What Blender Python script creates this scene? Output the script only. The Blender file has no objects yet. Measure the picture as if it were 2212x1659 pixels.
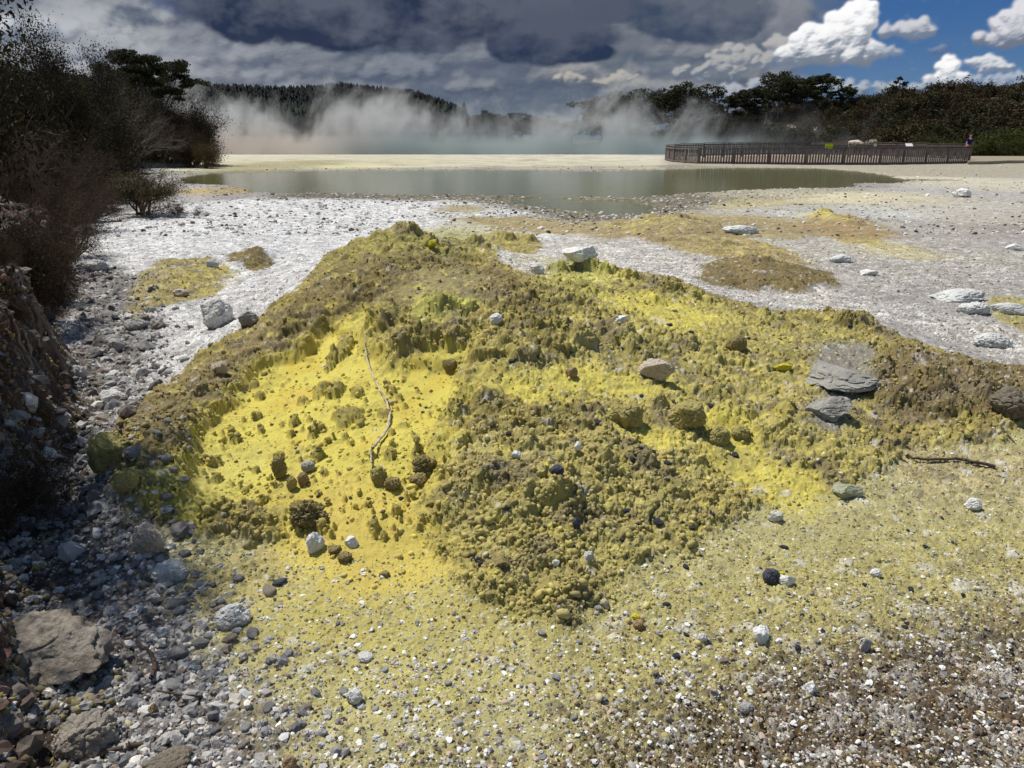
import bpy, math, random, time
import numpy as np
T0 = time.time()
R = math.radians
f32 = np.float32
rng = np.random.default_rng(7)
random.seed(7)
scn = bpy.context.scene
COL = scn.collection

# ------------------------------------------------------------------ camera
F, CX, CY, PITCH, CAMH = 1600.0, 1106.0, 829.5, R(18.27), 1.6
cp, sp = math.cos(PITCH), math.sin(PITCH)
cam_d = bpy.data.cameras.new('camera'); cam = bpy.data.objects.new('camera', cam_d); COL.objects.link(cam)
cam.location = (0, 0, CAMH); cam.rotation_euler = (R(90) - PITCH, 0, 0)
cam_d.sensor_width = 36; cam_d.lens = 36 * F / 2212; cam_d.clip_start = 0.05; cam_d.clip_end = 9000
scn.camera = cam

def ray(px, py):                                   # direction of sight for a point measured in the photograph
    u = (np.asarray(px, float) - CX) / F; v = (CY - np.asarray(py, float)) / F
    return np.stack([u, cp + v * sp, -sp + v * cp], -1)
def at(px, py, z=0.0):                             # that point on the level z
    d = ray(px, py); t = (z - CAMH) / d[..., 2]
    return d[..., 0] * t, d[..., 1] * t
def at_dist(px, py, y):                            # that point at ground distance y -> (x, z)
    d = ray(px, py); return float(d[0] / d[1] * y), float(CAMH + d[2] / d[1] * y)
def depth(y, z=0.0): return y * cp + (CAMH - z) * sp

# ------------------------------------------------------------------ noise
def h2(ix, iy, s):
    h = (ix.astype(np.int64) * 374761393 + iy.astype(np.int64) * 668265263 + s * 1442695041) & 0xffffffff
    h = ((h ^ (h >> 13)) * 1274126177) & 0xffffffff
    return (((h ^ (h >> 16)) & 0xffffff) / f32(16777216)).astype(f32)
def perlin(x, y, s=0):
    xi = np.floor(x); yi = np.floor(y); fx = (x - xi).astype(f32); fy = (y - yi).astype(f32)
    ix = xi.astype(np.int64); iy = yi.astype(np.int64)
    u = fx * fx * fx * (fx * (fx * 6 - 15) + 10); v = fy * fy * fy * (fy * (fy * 6 - 15) + 10)
    def g(a, b):
        t = h2(ix + a, iy + b, s) * f32(6.2831853)
        return np.cos(t) * (fx - a) + np.sin(t) * (fy - b)
    a = g(0, 0); b = g(1, 0); c = g(0, 1); d = g(1, 1)
    return ((a + (b - a) * u) * (1 - v) + (c + (d - c) * u) * v) * f32(1.5)
def fbm(x, y, o=4, s=0, g=.5):
    t = 0; a = 1.0; n = 0
    for i in range(o):
        t = t + a * perlin(x * 2 ** i + 17.3 * i, y * 2 ** i - 9.1 * i, s + i); n += a; a *= g
    return t / n
def worley(x, y, s=0, jit=.95):
    xi = np.floor(x); yi = np.floor(y); ix = xi.astype(np.int64); iy = yi.astype(np.int64)
    f1 = np.full(x.shape, 9, f32); f2 = f1.copy(); idr = np.zeros(x.shape, f32)
    for a in (-1, 0, 1):
        for b in (-1, 0, 1):
            cx = ix + a; cy = iy + b
            r = h2(cx, cy, s); dx = cx + .5 + (r - .5) * jit - x; dy = cy + .5 + (h2(cx, cy, s + 7) - .5) * jit - y
            d = (dx * dx + dy * dy).astype(f32)
            n = d < f1
            f2 = np.where(n, f1, np.minimum(f2, d)); idr = np.where(n, (r * 7.13 + h2(cx, cy, s + 3)) % 1, idr); f1 = np.where(n, d, f1)
    return np.sqrt(f1), np.sqrt(f2), idr
def smooth(a, b, t):
    t = np.clip((t - a) / (b - a), 0, 1); return t * t * (3 - 2 * t)

# ------------------------------------------------------------------ the lie of the land
CTRL = [(870,505,.74),(820,522,.70),(930,530,.66),(850,575,.68),(760,560,.58),(700,600,.48),(640,650,.37),(560,700,.29),(480,760,.25),
 (400,840,.22),(330,910,.2),(290,980,.18),(285,1060,.13),(600,612,.1),(500,690,.05),(420,760,.03),(340,840,.02),(230,900,0),(180,1000,0),(200,1100,0),
 (700,500,0),(600,540,0),(450,620,0),(1000,490,0),(1100,500,.03),(1100,570,.2),(1150,560,.14),(1250,545,.08),(1300,555,.05),(1060,545,.42),(1000,570,.52),(1100,605,.55),
 (1180,590,.53),(1250,576,.54),(1330,596,.5),(1430,620,.42),(1520,645,.36),(1400,590,.08),(1500,608,.08),(1600,640,.08),(1750,668,.06),(1640,676,.28),(1700,690,.22),(1850,690,.18),
 (1950,730,.12),(2050,790,.12),(2200,830,.15),(2212,900,.12),(1900,665,.04),(2050,735,.03),(2200,760,.04),(1000,680,.58),(900,650,.6),(760,680,.45),(700,740,.34),
 (800,720,.42),(1150,700,.55),(1300,700,.5),(1450,720,.42),(1600,740,.33),(1800,780,.26),(1950,840,.2),(2100,880,.14),(600,800,.22),(500,860,.17),(700,850,.26),
 (850,800,.34),(950,800,.42),(1100,790,.48),(1250,800,.42),(1400,820,.36),(1600,850,.26),(1750,900,.2),(1900,950,.1),(450,980,.12),(600,960,.15),(750,960,.2),
 (880,920,.28),(1000,900,.37),(1150,900,.39),(1300,900,.35),(1450,920,.28),(1600,980,.14),(1750,1020,.07),(400,1080,.08),(550,1080,.09),(700,1080,.11),(850,1080,.14),
 (950,1050,.24),(1100,1020,.33),(1230,1030,.3),(1400,1050,.2),(1550,1080,.08),(340,1130,.03),(500,1150,.03),(650,1180,.03),(850,1180,.05),(950,1170,.07),
 (1100,1150,.13),(1250,1150,.11),(1400,1170,.06),(1550,1170,.02),(950,1260,.03),(1100,1270,.06),(1230,1300,.04),(1350,1250,.02),(300,1200,0),(600,1260,0),
 (850,1320,0),(1100,1370,0),(1350,1350,0),(1600,1250,0),(1800,1150,0),(2000,1060,.02),(2200,1000,.05),(100,800,0),(100,600,0),(200,500,0),(500,480,0),(900,480,0),
 (1400,500,0),(1700,500,0),(2000,500,0),(2212,500,0),(1700,580,0),(2000,600,0),(2212,620,0)]
CTRL += [(x, y, 0) for x in (-300, 200, 700, 1200, 1700, 2300) for y in (1500, 1800)] + [(-300, 1000, 0), (2500, 900, .08), (2500, 1100, 0), (2500, 700, 0)]
_c = np.array(CTRL, float)
_k = (_c[:, 0] > 890) & (_c[:, 0] < 1720); _c[:, 2] *= np.where(_k, np.interp(_c[:, 1], [640, 720, 800, 880, 1080, 1200], [1, .93, .82, .68, .66, .8]), 1)
_cx, _cy = at(_c[:, 0], _c[:, 1], _c[:, 2])
_P = np.stack([_cx, _cy], 1)
def _tps(r2): return .5 * r2 * np.log(r2 + 1e-9)
_n = len(_P); _K = _tps(((_P[:, None] - _P[None]) ** 2).sum(-1)) + np.eye(_n) * .0008
_A = np.zeros((_n + 3, _n + 3)); _A[:_n, :_n] = _K; _A[:_n, _n] = 1; _A[:_n, _n + 1:] = _P; _A[_n, :_n] = 1; _A[_n + 1:, :_n] = _P.T
_W = np.linalg.solve(_A, np.concatenate([_c[:, 2], [0, 0, 0]]))
def tps(x, y):
    out = np.zeros(x.shape, f32) + _W[_n] + _W[_n + 1] * x + _W[_n + 2] * y
    for i in range(_n):
        out += _W[i] * _tps((x - _P[i, 0]) ** 2 + (y - _P[i, 1]) ** 2)
    return out
_gx = np.linspace(-9, 9, 361); _gy = np.linspace(.5, 14, 271)
_G = tps(*np.meshgrid(_gx, _gy)).astype(f32)
def gridlook(G, x, y, gx, gy):
    a = np.clip((x - gx[0]) / (gx[1] - gx[0]), 0, len(gx) - 1.001); b = np.clip((y - gy[0]) / (gy[1] - gy[0]), 0, len(gy) - 1.001)
    i = a.astype(int); j = b.astype(int); a = a - i; b = b - j
    return (G[j, i] * (1 - a) + G[j, i + 1] * a) * (1 - b) + (G[j + 1, i] * (1 - a) + G[j + 1, i + 1] * a) * b
def bank_d(x, y):                                  # how far a point lies behind the foot of the bank on the left
    foot = -((0.57 - .155 * smooth(42, 48, y)) * y + 0.32) + 0.13 * np.sin(y * 1.7) * np.minimum(1, y / 4)
    return foot - x
def macro(x, y):
    m = gridlook(_G, x, y, _gx, _gy)
    w = (1 - smooth(8.5, 12, y)) * (1 - smooth(5, 8, np.abs(x)))
    z = np.maximum(m, -.03) * w
    s = bank_d(x, y) + .25 * fbm(x * 1.1, y * 1.1, 3, 50)
    near = 1 - smooth(9, 14, y)
    z = z + smooth(0, .40, s) * (.22 + .46 * smooth(2.2, 3.2, y) * near) + np.maximum(s, 0) * .22 * (1 - smooth(30, 50, y) * .6)
    z = np.minimum(z, 3.5)
    z = z + .04 * fbm(x * .5, y * .5, 2, 90) * smooth(6, 10, y) * (1 - smooth(20, 24, y))
    return z
_hy = 0.8 * (95 / 0.8) ** np.linspace(0, 1, 600)
def macro_hit(px, py):                             # where the line of sight meets the ground
    d = ray(px, py); shp = d.shape[:-1]; d = d.reshape(-1, 3)
    X = d[:, :1] / d[:, 1:2] * _hy; Zr = CAMH + d[:, 2:3] / d[:, 1:2] * _hy; Yr = np.broadcast_to(_hy, X.shape)
    b = Zr < macro(X, np.ascontiguousarray(Yr)); i = np.where(b.any(1), b.argmax(1), len(_hy) - 1); hit_ = _hy[i] * .5 + _hy[np.maximum(i - 1, 0)] * .5
    return (d[:, 0] / d[:, 1] * hit_).reshape(shp), hit_.reshape(shp)

# rows by distance, columns by bearing; finer where it is nearer
ys = [0.35]
while ys[-1] < 92:
    y = ys[-1]; D = depth(y); s = .72 * D * D / (741 * 1.6)
    if y < 1.25: s = .012
    cap = np.interp(y, [0, 1.2, 1.3, 3, 5.5, 12, 25, 50, 92], [.012, .012, .006, .009, .014, .022, .06, .17, .5])
    ys.append(y + min(s, cap))
ys = np.array(ys); NR = len(ys); U = 2.4; _o = .75 + .0012 * (1.02 ** np.arange(1, 1000) - 1) / .02; _o = np.append(_o[_o < U], U)
us = np.concatenate([-_o[::-1], np.linspace(-.75, .75, 1320), _o]); NC = len(us)
YY = np.repeat(ys[:, None], NC, 1).astype(f32); DD = depth(ys)[:, None]; XX = (us[None] * DD).astype(f32)
Z0 = macro(XX, YY).astype(f32)
print('rows', NR, 'verts', NR * NC, time.time() - T0)
def rowcol(x, y):
    r = np.interp(y, ys, np.arange(NR)); c = np.interp(x / depth(y), us, np.arange(NC)); return r, c
def sample(A, x, y):
    r, c = rowcol(np.asarray(x, float), np.asarray(y, float)); r = np.clip(r, 0, NR - 1.001); c = np.clip(c, 0, NC - 1.001)
    i = r.astype(int); j = c.astype(int); a = r - i; b = c - j
    if A.ndim == 3: a = a[..., None]; b = b[..., None]
    return (A[i, j] * (1 - b) + A[i, j + 1] * b) * (1 - a) + (A[i + 1, j] * (1 - b) + A[i + 1, j + 1] * b) * a

def rows_(y): return int(np.searchsorted(ys, y))
# wobble used to fray every edge
WX = fbm(XX * 2.2, YY * 2.2, 4, 11) * .12 + fbm(XX * 11, YY * 11, 2, 13) * .025
WY = fbm(XX * 2.2, YY * 2.2, 4, 12) * .12 + fbm(XX * 11, YY * 11, 2, 14) * .025
_far = np.clip(YY / 5, .7, 4)
QX = XX + WX * _far; QY = YY + WY * _far * 1.6
N1 = fbm(XX * 6, YY * 6, 3, 31); N2 = fbm(XX * 22, YY * 22, 2, 33); N0 = fbm(XX * 1.3, YY * 1.3, 3, 35)

def poly(pts, soft=.08, z=None, fray=True):
    p = np.array(pts, float)
    if z is None: px, py = macro_hit(p[:, 0], p[:, 1])
    else: px, py = at(p[:, 0], p[:, 1], z)
    out = np.zeros(XX.shape, f32)
    m = max(soft * 3, .4)
    r0 = max(0, np.searchsorted(ys, py.min() - m * 2) - 1); r1 = min(NR, np.searchsorted(ys, py.max() + m * 2) + 1)
    x = (QX if fray else XX)[r0:r1]; y = (QY if fray else YY)[r0:r1]
    ins = np.zeros(x.shape, bool); d2 = np.full(x.shape, 1e9, f32); n = len(px)
    for i in range(n):
        ax, ay, bx, by = px[i], py[i], px[(i + 1) % n], py[(i + 1) % n]
        c = ((ay > y) != (by > y)); den = by - ay if abs(by - ay) > 1e-9 else 1e-9
        ins ^= c & (x < (bx - ax) * (y - ay) / den + ax)
        ex, ey = bx - ax, by - ay; t = np.clip(((x - ax) * ex + (y - ay) * ey) / (ex * ex + ey * ey + 1e-12), 0, 1)
        d2 = np.minimum(d2, (x - ax - t * ex) ** 2 + (y - ay - t * ey) ** 2)
    sd = np.where(ins, 1, -1) * np.sqrt(d2)
    out[r0:r1] = smooth(-soft, soft, sd)
    return out
def blobframe(px, py, rx, ry):
    X, Y = macro_hit(np.array([px, px + rx, px - rx, px, px], float), np.array([py, py, py, py + ry, py - ry], float))
    return X[0], .5 * (Y[3] + Y[4]), .5 * (X[1] - X[2]), max(.5 * (Y[4] - Y[3]), .02)
def blob(px, py, rx, ry, soft=.35, fray=True):     # soft spot; 1 inside
    cx, cy, a, b = blobframe(px, py, rx, ry)
    out = np.zeros(XX.shape, f32)
    r0 = max(0, np.searchsorted(ys, cy - b * 1.8 - .5) - 1); r1 = min(NR, np.searchsorted(ys, cy + b * 1.8 + .5) + 1)
    x = (QX if fray else XX)[r0:r1]; y = (QY if fray else YY)[r0:r1]
    d = np.sqrt(((x - cx) / a) ** 2 + ((y - cy) / b) ** 2)
    out[r0:r1] = 1 - smooth(1 - soft, 1 + soft, d)
    return out

# colours, linear
def lin(*c):
    c = np.array(c, float) / 255; return np.where(c < .04045, c / 12.92, ((c + .055) / 1.055) ** 2.4)
def mixc(A, m, c):
    A += (np.asarray(c, f32) - A) * m[..., None]
C_WHITE = lin(205, 204, 202); C_GREY = lin(165, 161, 156); C_SOIL = lin(122, 112, 100); C_YEL = lin(222, 208, 102); C_YEL2 = lin(204, 190, 106)
C_FAN = lin(196, 187, 132); C_OLIVE = lin(176, 165, 98); C_CRUST = lin(160, 146, 88); C_DCRUST = lin(130, 115, 76); C_OCHRE = lin(158, 142, 100)
C_MUD = lin(120, 112, 92); C_CREAM = lin(208, 198, 160); C_GRN = lin(178, 180, 120); C_LEMON = lin(206, 202, 110)

ALB = np.empty(XX.shape + (3,), f32); ALB[:] = C_GREY
PEB = np.full(XX.shape, .5, f32)                   # how pebbly
CRU = np.zeros(XX.shape, f32)                      # how lumpy the crust
SPK = np.full(XX.shape, .5, f32)                   # how many pale or dark grains among it
_g1, _g2, GN = worley(XX / .016, YY / .016, 600); GN = np.clip(2 * GN - 1, -1, 1) + N2 * 1.2; GN[rows_(9):] = N2[rows_(9):] * 1.5
def layer(m, c, peb=None, cru=None, spk=None, op=1.0):
    m = m * op; m = np.clip(m + 1.3 * m * (1 - m) * GN, 0, 1)      # grains, not a smooth fade
    mixc(ALB, m, c)
    for A, v in ((PEB, peb), (CRU, cru), (SPK, spk)):
        if v is not None: A += (v - A) * m

# --- pale gravel round about
layer(poly([(-400,1700),(-400,900),(100,640),(200,480),(330,450),(560,425),(1000,432),(1300,470),(1330,520),(1180,600),(900,620),(640,660),(420,800),(230,1000),(300,1180),(520,1300),(640,1700)], .3), C_WHITE, 1.0, 0, .6)
layer(poly([(1050,600),(1120,530),(1280,505),(1480,520),(1700,600),(1850,640),(2300,740),(2300,800),(1900,690),(1600,650),(1400,625),(1240,575)], .15), lin(196,192,184), 1, 0, .8)
layer(blob(1900, 560, 420, 70, .5), lin(172,168,160), .7, 0, .8)
layer(blob(2150, 470, 260, 50, .6) , lin(140,130,124), .5, 0, .5, .8)
layer(blob(1980, 450, 350, 30, .6), lin(182,176,164), .5, 0, .6, .9)
layer(blob(1750, 425, 260, 16, .6), C_CREAM, .4, .2, .5, .8)
layer(blob(1560, 440, 190, 14, .5), lin(178,166,116), .4, .2, .4, .8)
layer(blob(1830, 460, 170, 14, .5), lin(192,192,186), .6, .1, .4, .9)
layer(blob(2100, 395, 200, 22, .5), lin(196,188,164), .4, .3, .5, .8)
# wet shore
layer(poly([(560,428),(1000,432),(1100,448),(1200,475),(1330,478),(1500,460),(1560,430),(1500,412),(1200,405),(700,405)], .5), C_MUD, .8, 0, .4)
layer(poly([(960,470),(1080,468),(1300,478),(1500,460),(1700,470),(1850,490),(1700,520),(1500,505),(1330,520),(1080,500)], .3), C_OCHRE, .5, .4, .3)
layer(blob(1000, 452, 55, 10, .4), lin(160,150,120), .4, .2, .2)
# far terrace, across the pond
layer(poly([(300,372),(700,364),(1000,364),(1440,366),(1440,340),(1300,331),(400,331),(200,345)], .8, 0), lin(196, 190, 166), .25, 0, .3)
layer(blob(700, 352, 260, 5, .5), lin(190,180,140), .2, 0, .3, .7)
layer(blob(600, 362, 250, 4, .5), lin(214,208,150), .2, 0, .3, .8)
layer(blob(1250, 341, 260, 6, .5), lin(204, 198, 184), .2, 0, .3, .9)
layer(blob(580, 360, 110, 14, .5), lin(150,144,104), .6, .5, .3, .9)
layer(blob(300, 362, 130, 12, .5), lin(200,200,198), .8, 0, .3)
layer(blob(480, 412, 90, 9, .4), lin(182,162,112), .4, .3, .3)
layer(poly([(1437,372),(2212,385),(2300,330),(1437,330)], .6, 0), lin(160, 152, 132), .4, 0, .4, .9)
# ground of the left gully
layer(poly([(-300,1700),(-300,1050),(100,900),(150,760),(180,560),(330,600),(330,760),(270,900),(240,1050),(330,1170),(420,1260),(420,1400),(350,1700)], .2), lin(110,105,101), 1, 0, .4, .9)
layer(blob(160, 1500, 260, 190, .6), C_SOIL, .6, 0, .9, .8)
layer(blob(420, 1600, 260, 120, .6), lin(128,116,104), .6, 0, 1, .8)
# foreground
FAN = poly([(330,1130),(420,1330),(560,1560),(640,1750),(1500,1750),(1700,1760),(3600,1760),(3400,1100),(2300,850),(1500,900),(900,900)], .16)
layer(FAN, C_FAN, .28, 0, .4)
layer(poly([(620,1760),(700,1620),(1000,1640),(1200,1700),(1200,1800)], .15), lin(176,168,112), .5, 0, 1, .6)
layer(poly([(1000,1330),(1900,1130),(3400,1060),(3600,1760),(1300,1760),(1250,1550)], .3), lin(186, 176, 112), .35, .05, .5, .9)
layer(poly([(1150,1760),(1400,1560),(1700,1420),(1950,1330),(2600,1180),(2600,1760)], .4), lin(164,152,108), .7, 0, .8, .8)
layer(poly([(1250,1760),(1500,1600),(1750,1530),(2000,1380),(3600,1150),(3600,1760)], .25), lin(120, 106, 82), 1, 0, .9, .95)
layer(blob(1980, 1580, 460, 150, .6), lin(100,82,62), 1, 0, .8, .85)
layer(blob(600, 1240, 200, 60, .6), lin(200,182,116), .25, 0, .4, .7)
layer(blob(820, 1330, 320, 90, .5), C_YEL2, .15, 0, .25, .7)
layer(blob(880, 1470, 240, 80, .6), lin(206, 196, 118), .3, 0, .6, .6)
layer(blob(2100, 1020, 200, 70, .6), lin(190,176,126), .6, 0, .7, .8)
for _m, _q in ((blob(1700, 480, 900, 160, .5), .5), (blob(900, 350, 900, 20, .5), .6)): _t = fbm(XX * .35, YY * .7, 5, 67); mixc(ALB, _m * smooth(.0, .25, _t) * _q, lin(150, 140, 120)); mixc(ALB, _m * smooth(.0, .25, -_t) * _q * .7, lin(190, 182, 150))
# --- the mound
M_PTS = [(285,1130),(240,1060),(235,970),(300,890),(400,800),(520,715),(610,650),(680,585),(780,520),(870,492),(935,515),(1010,545),(960,520),(1060,498),(1165,515),(1165,540),
         (1060,548),(1120,590),(1200,572),(1300,572),(1400,600),(1520,632),(1640,672),(1760,676),(1860,690),(1960,735),(2060,775),(2230,800),(2230,930),(2050,960),(1900,1010),(1750,1080),
         (1550,1140),(1420,1200),(1300,1290),(1230,1325),(1050,1320),(940,1265),(900,1200),(760,1190),(600,1195),(450,1145),(380,1150)]
MOUND = poly(M_PTS, .05)
layer(MOUND, C_CRUST, .12, 1, .2)
layer(poly([(560,740),(700,600),(850,540),(1000,560),(1120,610),(1150,680),(950,690),(760,680),(640,730)], .12), C_DCRUST, .1, 1, .15, .85)
layer(poly([(240,960),(300,880),(460,770),(600,700),(640,760),(560,780),(470,860),(400,980),(330,1060),(290,1050)], .06), lin(146, 131, 92), .1, 1, .15, .9)
layer(blob(860, 520, 80, 32, .4), lin(166,160,90), .1, 1, .1, .8)
layer(blob(950, 625, 110, 36, .5), lin(164,154,108), .1, .5, .1, .8)
layer(blob(1250, 600, 110, 34, .5), C_LEMON, .1, .9, .1, .75)
layer(blob(960, 670, 80, 22, .4), C_LEMON, .1, .8, .1, .85)
layer(poly([(1020,800),(1200,760),(1500,640),(1750,700),(1900,740),(1800,820),(1900,1000),(1700,1080),(1500,1000),(1200,900)], .2), C_OLIVE, .35, .7, .5, .75)
layer(poly([(900,1180),(980,960),(1250,930),(1500,950),(1560,1050),(1430,1200),(1240,1310),(1050,1310),(940,1260)], .15), lin(190,178,112), .15, .85, .15, .85)
for b in [(1000,1000,110,60),(1330,960,120,60),(1170,1080,200,70),(1400,1080,130,60),(1230,900,150,40)]:
    layer(blob(*b, .6) * smooth(-.1, .25, N1), lin(168, 152, 98), .1, 1, .2, .6)
# brighter sulphur between the clods
Y2 = smooth(-.02, .18, N1 + .5 * N2 - .04)
layer(poly([(640,740),(700,700),(1000,730),(1500,640),(1740,700),(1800,800),(1850,1000),(1650,1080),(1500,960),(1100,900),(900,800)], .15) * Y2, C_YEL2, .15, .45, .3, .55)
for b in [(1590,1000,70,70),(1440,680,120,32),(1400,945,70,26),(1560,925,60,30),(760,720,60,40),(1100,840,120,36),(1310,830,150,30),(1700,1060,90,50),(930,960,70,40),(960,770,70,18)]:
    layer(blob(*b, .5), C_YEL, .08, .25, .15, .85)
_y3 = smooth(.12, .3, fbm(XX * 9, YY * 9, 4, 64) + .25 * N1); layer(MOUND * _y3, C_YEL2, .1, .5, .2, .7)
# pure bright hollow
SC_A = .86 + .14 * smooth(-.25, .1, fbm(XX * 3.3, YY * 3.3, 4, 66) + .4 * N2)
SCOOP = poly([(470,880),(520,800),(590,768),(660,758),(700,700),(745,690),(790,740),(830,780),(1000,770),(1015,850),(960,900),(925,980),(930,1060),(930,1130),(950,1210),(940,1270),(780,1270),(650,1250),(600,1180),(590,1120),(540,1085),(470,1095),(400,1050),(420,960)], .10)
layer(SCOOP * SC_A, C_YEL, 0, .12, .05)
layer(SCOOP * smooth(.02, .3, fbm(XX * 5, YY * 5, 4, 68)), lin(206, 190, 92), .05, .3, .1, .4)
layer(SCOOP * smooth(.05, .35, fbm(XX * 2.6, YY * 2.6, 4, 69)), lin(218, 192, 84), .0, .15, .1, .5)
layer(poly([(600,1190),(700,1010),(900,1040),(930,1150),(960,1270),(760,1290)], .12), lin(222, 200, 104), .05, .15, .1, .8)
layer(poly([(320,1060),(430,1060),(440,1140),(360,1130),(300,1115)], .05), C_YEL, 0, .2, .05, .8)
layer(blob(470, 1010, 90, 60, .6), lin(214, 204, 112), .1, .2, .1, .6)
# lesser mounds and patches
M2 = [('m_brown', poly([(1500,600),(1530,575),(1600,568),(1700,575),(1790,590),(1820,612),(1740,632),(1600,628),(1530,618)], .08), (1640, 600, 140, 30, .2), 'C'),
      ('m_ochre', poly([(1300,495),(1330,480),(1440,470),(1540,478),(1570,500),(1700,540),(1760,575),(1600,560),(1480,545),(1400,520)], .1), (1440, 492, 120, 16, .2), 'O'),
      ('m_yellow', poly([(1735,490),(1760,470),(1830,463),(1880,480),(1920,505),(1900,530),(1800,520)], .1), (1790, 478, 50, 14, .2), 'O'),
      ('m_left', poly([(310,600),(360,560),(450,560),(485,590),(480,640),(400,650),(330,670),(290,700),(280,650)], .06), (380, 610, 80, 34, .16), 'L'),
      ('m_clod', poly([(490,575),(500,550),(540,542),(585,556),(590,580),(540,590)], .03), (538, 566, 44, 22, .16), 'C'),
      ('m_right', poly([(1900,810),(1960,750),(2060,780),(2240,800),(2240,920),(2080,900),(1960,920),(1880,880)], .06), (2050, 840, 150, 55, .05), 'C')]
SUB = {}
for nm, m, dome, k in M2:
    SUB[nm] = m
    layer(m, {'C': C_DCRUST, 'O': C_OCHRE, 'L': lin(160,148,100)}[k], .3, .9, .3)
layer(blob(1400, 492, 90, 14, .5) * smooth(-.1, .2, N1), C_YEL2, .2, .6, .2, .5)
layer(blob(1600, 540, 110, 24, .5) * smooth(-.1, .2, N1), C_YEL2, .2, .5, .3, .5)
layer(blob(1775, 475, 30, 10, .5), C_YEL2, .2, .9, .2, .8)
layer(blob(1830, 500, 100, 18, .5), lin(158,132,96), .2, .5, .2, .6)
layer(blob(430, 620, 60, 28, .5) * smooth(-.1, .2, N1), lin(206,190,96), .4, .6, .3, .7)
layer(blob(1930, 540, 70, 20, .6), lin(206,192,116), .5, .1, .5, .5)
layer(poly([(2130,640),(2250,650),(2250,740),(2150,690)], .05), C_OLIVE, .2, .8, .2, .8)
layer(poly([(1740,790),(1800,745),(1870,745),(1890,800),(1860,860),(1800,930),(1730,900),(1790,840)], .05), lin(146,142,132), .3, .3, .4, .9)
layer(blob(960, 510, 40, 8, .3), lin(150,144,128), .4, .4, .2, .8)
layer(poly([(1150,600),(1100,575),(1200,540),(1350,560),(1500,610),(1400,605),(1240,575)], .08), lin(190,184,180), 1, 0, .8, .5)
_t = CRU * (fbm(XX * 3.1, YY * 3.1, 4, 61) + .5 * N2); ALB *= (1 + .55 * np.clip(_t, -.5, .5))[..., None]; mixc(ALB, smooth(.08, .3, fbm(XX * 4.3, YY * 4.3, 4, 63)) * np.clip(CRU, 0, 1) * .75, lin(134, 121, 98))
# bank on the left: soil and red leaf litter
BD = bank_d(XX, YY) + .25 * fbm(XX * 1.1, YY * 1.1, 3, 50)
BANK = smooth(0, .3, BD) * (1 - smooth(40, 46, YY))
layer(smooth(-.22, .02, BD) * (1 - smooth(40, 46, YY)), lin(78, 66, 58), .25, .7, .5)
layer(BANK * smooth(-.05, .2, N1), lin(92, 60, 50), .3, .6, .4, .8)
layer(BANK * smooth(.05, .3, N0) * (YY < 8), lin(124, 114, 106), .2, .8, .3, .6)
print('zones', time.time() - T0)

# ------------------------------------------------------------------ relief
ZD = np.zeros(XX.shape, f32)
# hollow cut under the crust rim
CUT = poly([(480,880),(520,805),(590,772),(665,762),(700,705),(745,695),(790,745),(830,785),(1000,775),(1010,850),(955,900),(920,980),(920,1060),(880,1100),(700,1090),(560,1090),(470,1090),(410,1040),(430,960)], .035); ZD -= .055 * CUT
for nm, m, (px, py, rx, ry, h), k in M2:
    cx, cy, a, b = blobframe(px, py, rx, ry)
    d = ((XX - cx) / a) ** 2 + ((YY - cy) / (b * 1.1)) ** 2
    ZD += h * .8 * np.clip(1 - d, 0, 1) ** 1.1
def dome(px, py, rx, ry, h, sharp=.5, seed=0, fray=.2):
    """a clod of crust: a rounded block that stands up steeply from the slope"""
    cx, cy = [float(v) for v in macro_hit(px, py)]
    D = float(depth(cy, macro(np.array(cx), np.array(cy)))); a = rx / F * D; b = ry / F * D * 1.5
    if cy > 7: h *= .62; sharp = 1.3; b *= 1.3
    r0 = max(0, np.searchsorted(ys, cy - b * 1.6) - 1); r1 = min(NR, np.searchsorted(ys, cy + b * 1.6) + 1)
    u0 = (cx - a * 1.6) / depth(ys[r0]) ; u1 = (cx + a * 1.6) / depth(ys[r0])
    x = XX[r0:r1]; y = YY[r0:r1]
    k = fray * (fbm(x / a * 1.3, y / a * 1.3, 3, 200 + seed) + .35 * fbm(x * 18, y * 18, 3, 230))
    d = ((x - cx) / a) ** 2 + ((y - cy) / b) ** 2 + k * 2
    ZD[r0:r1] += h * np.clip(1 - d, 0, 1) ** sharp
    return d
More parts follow.
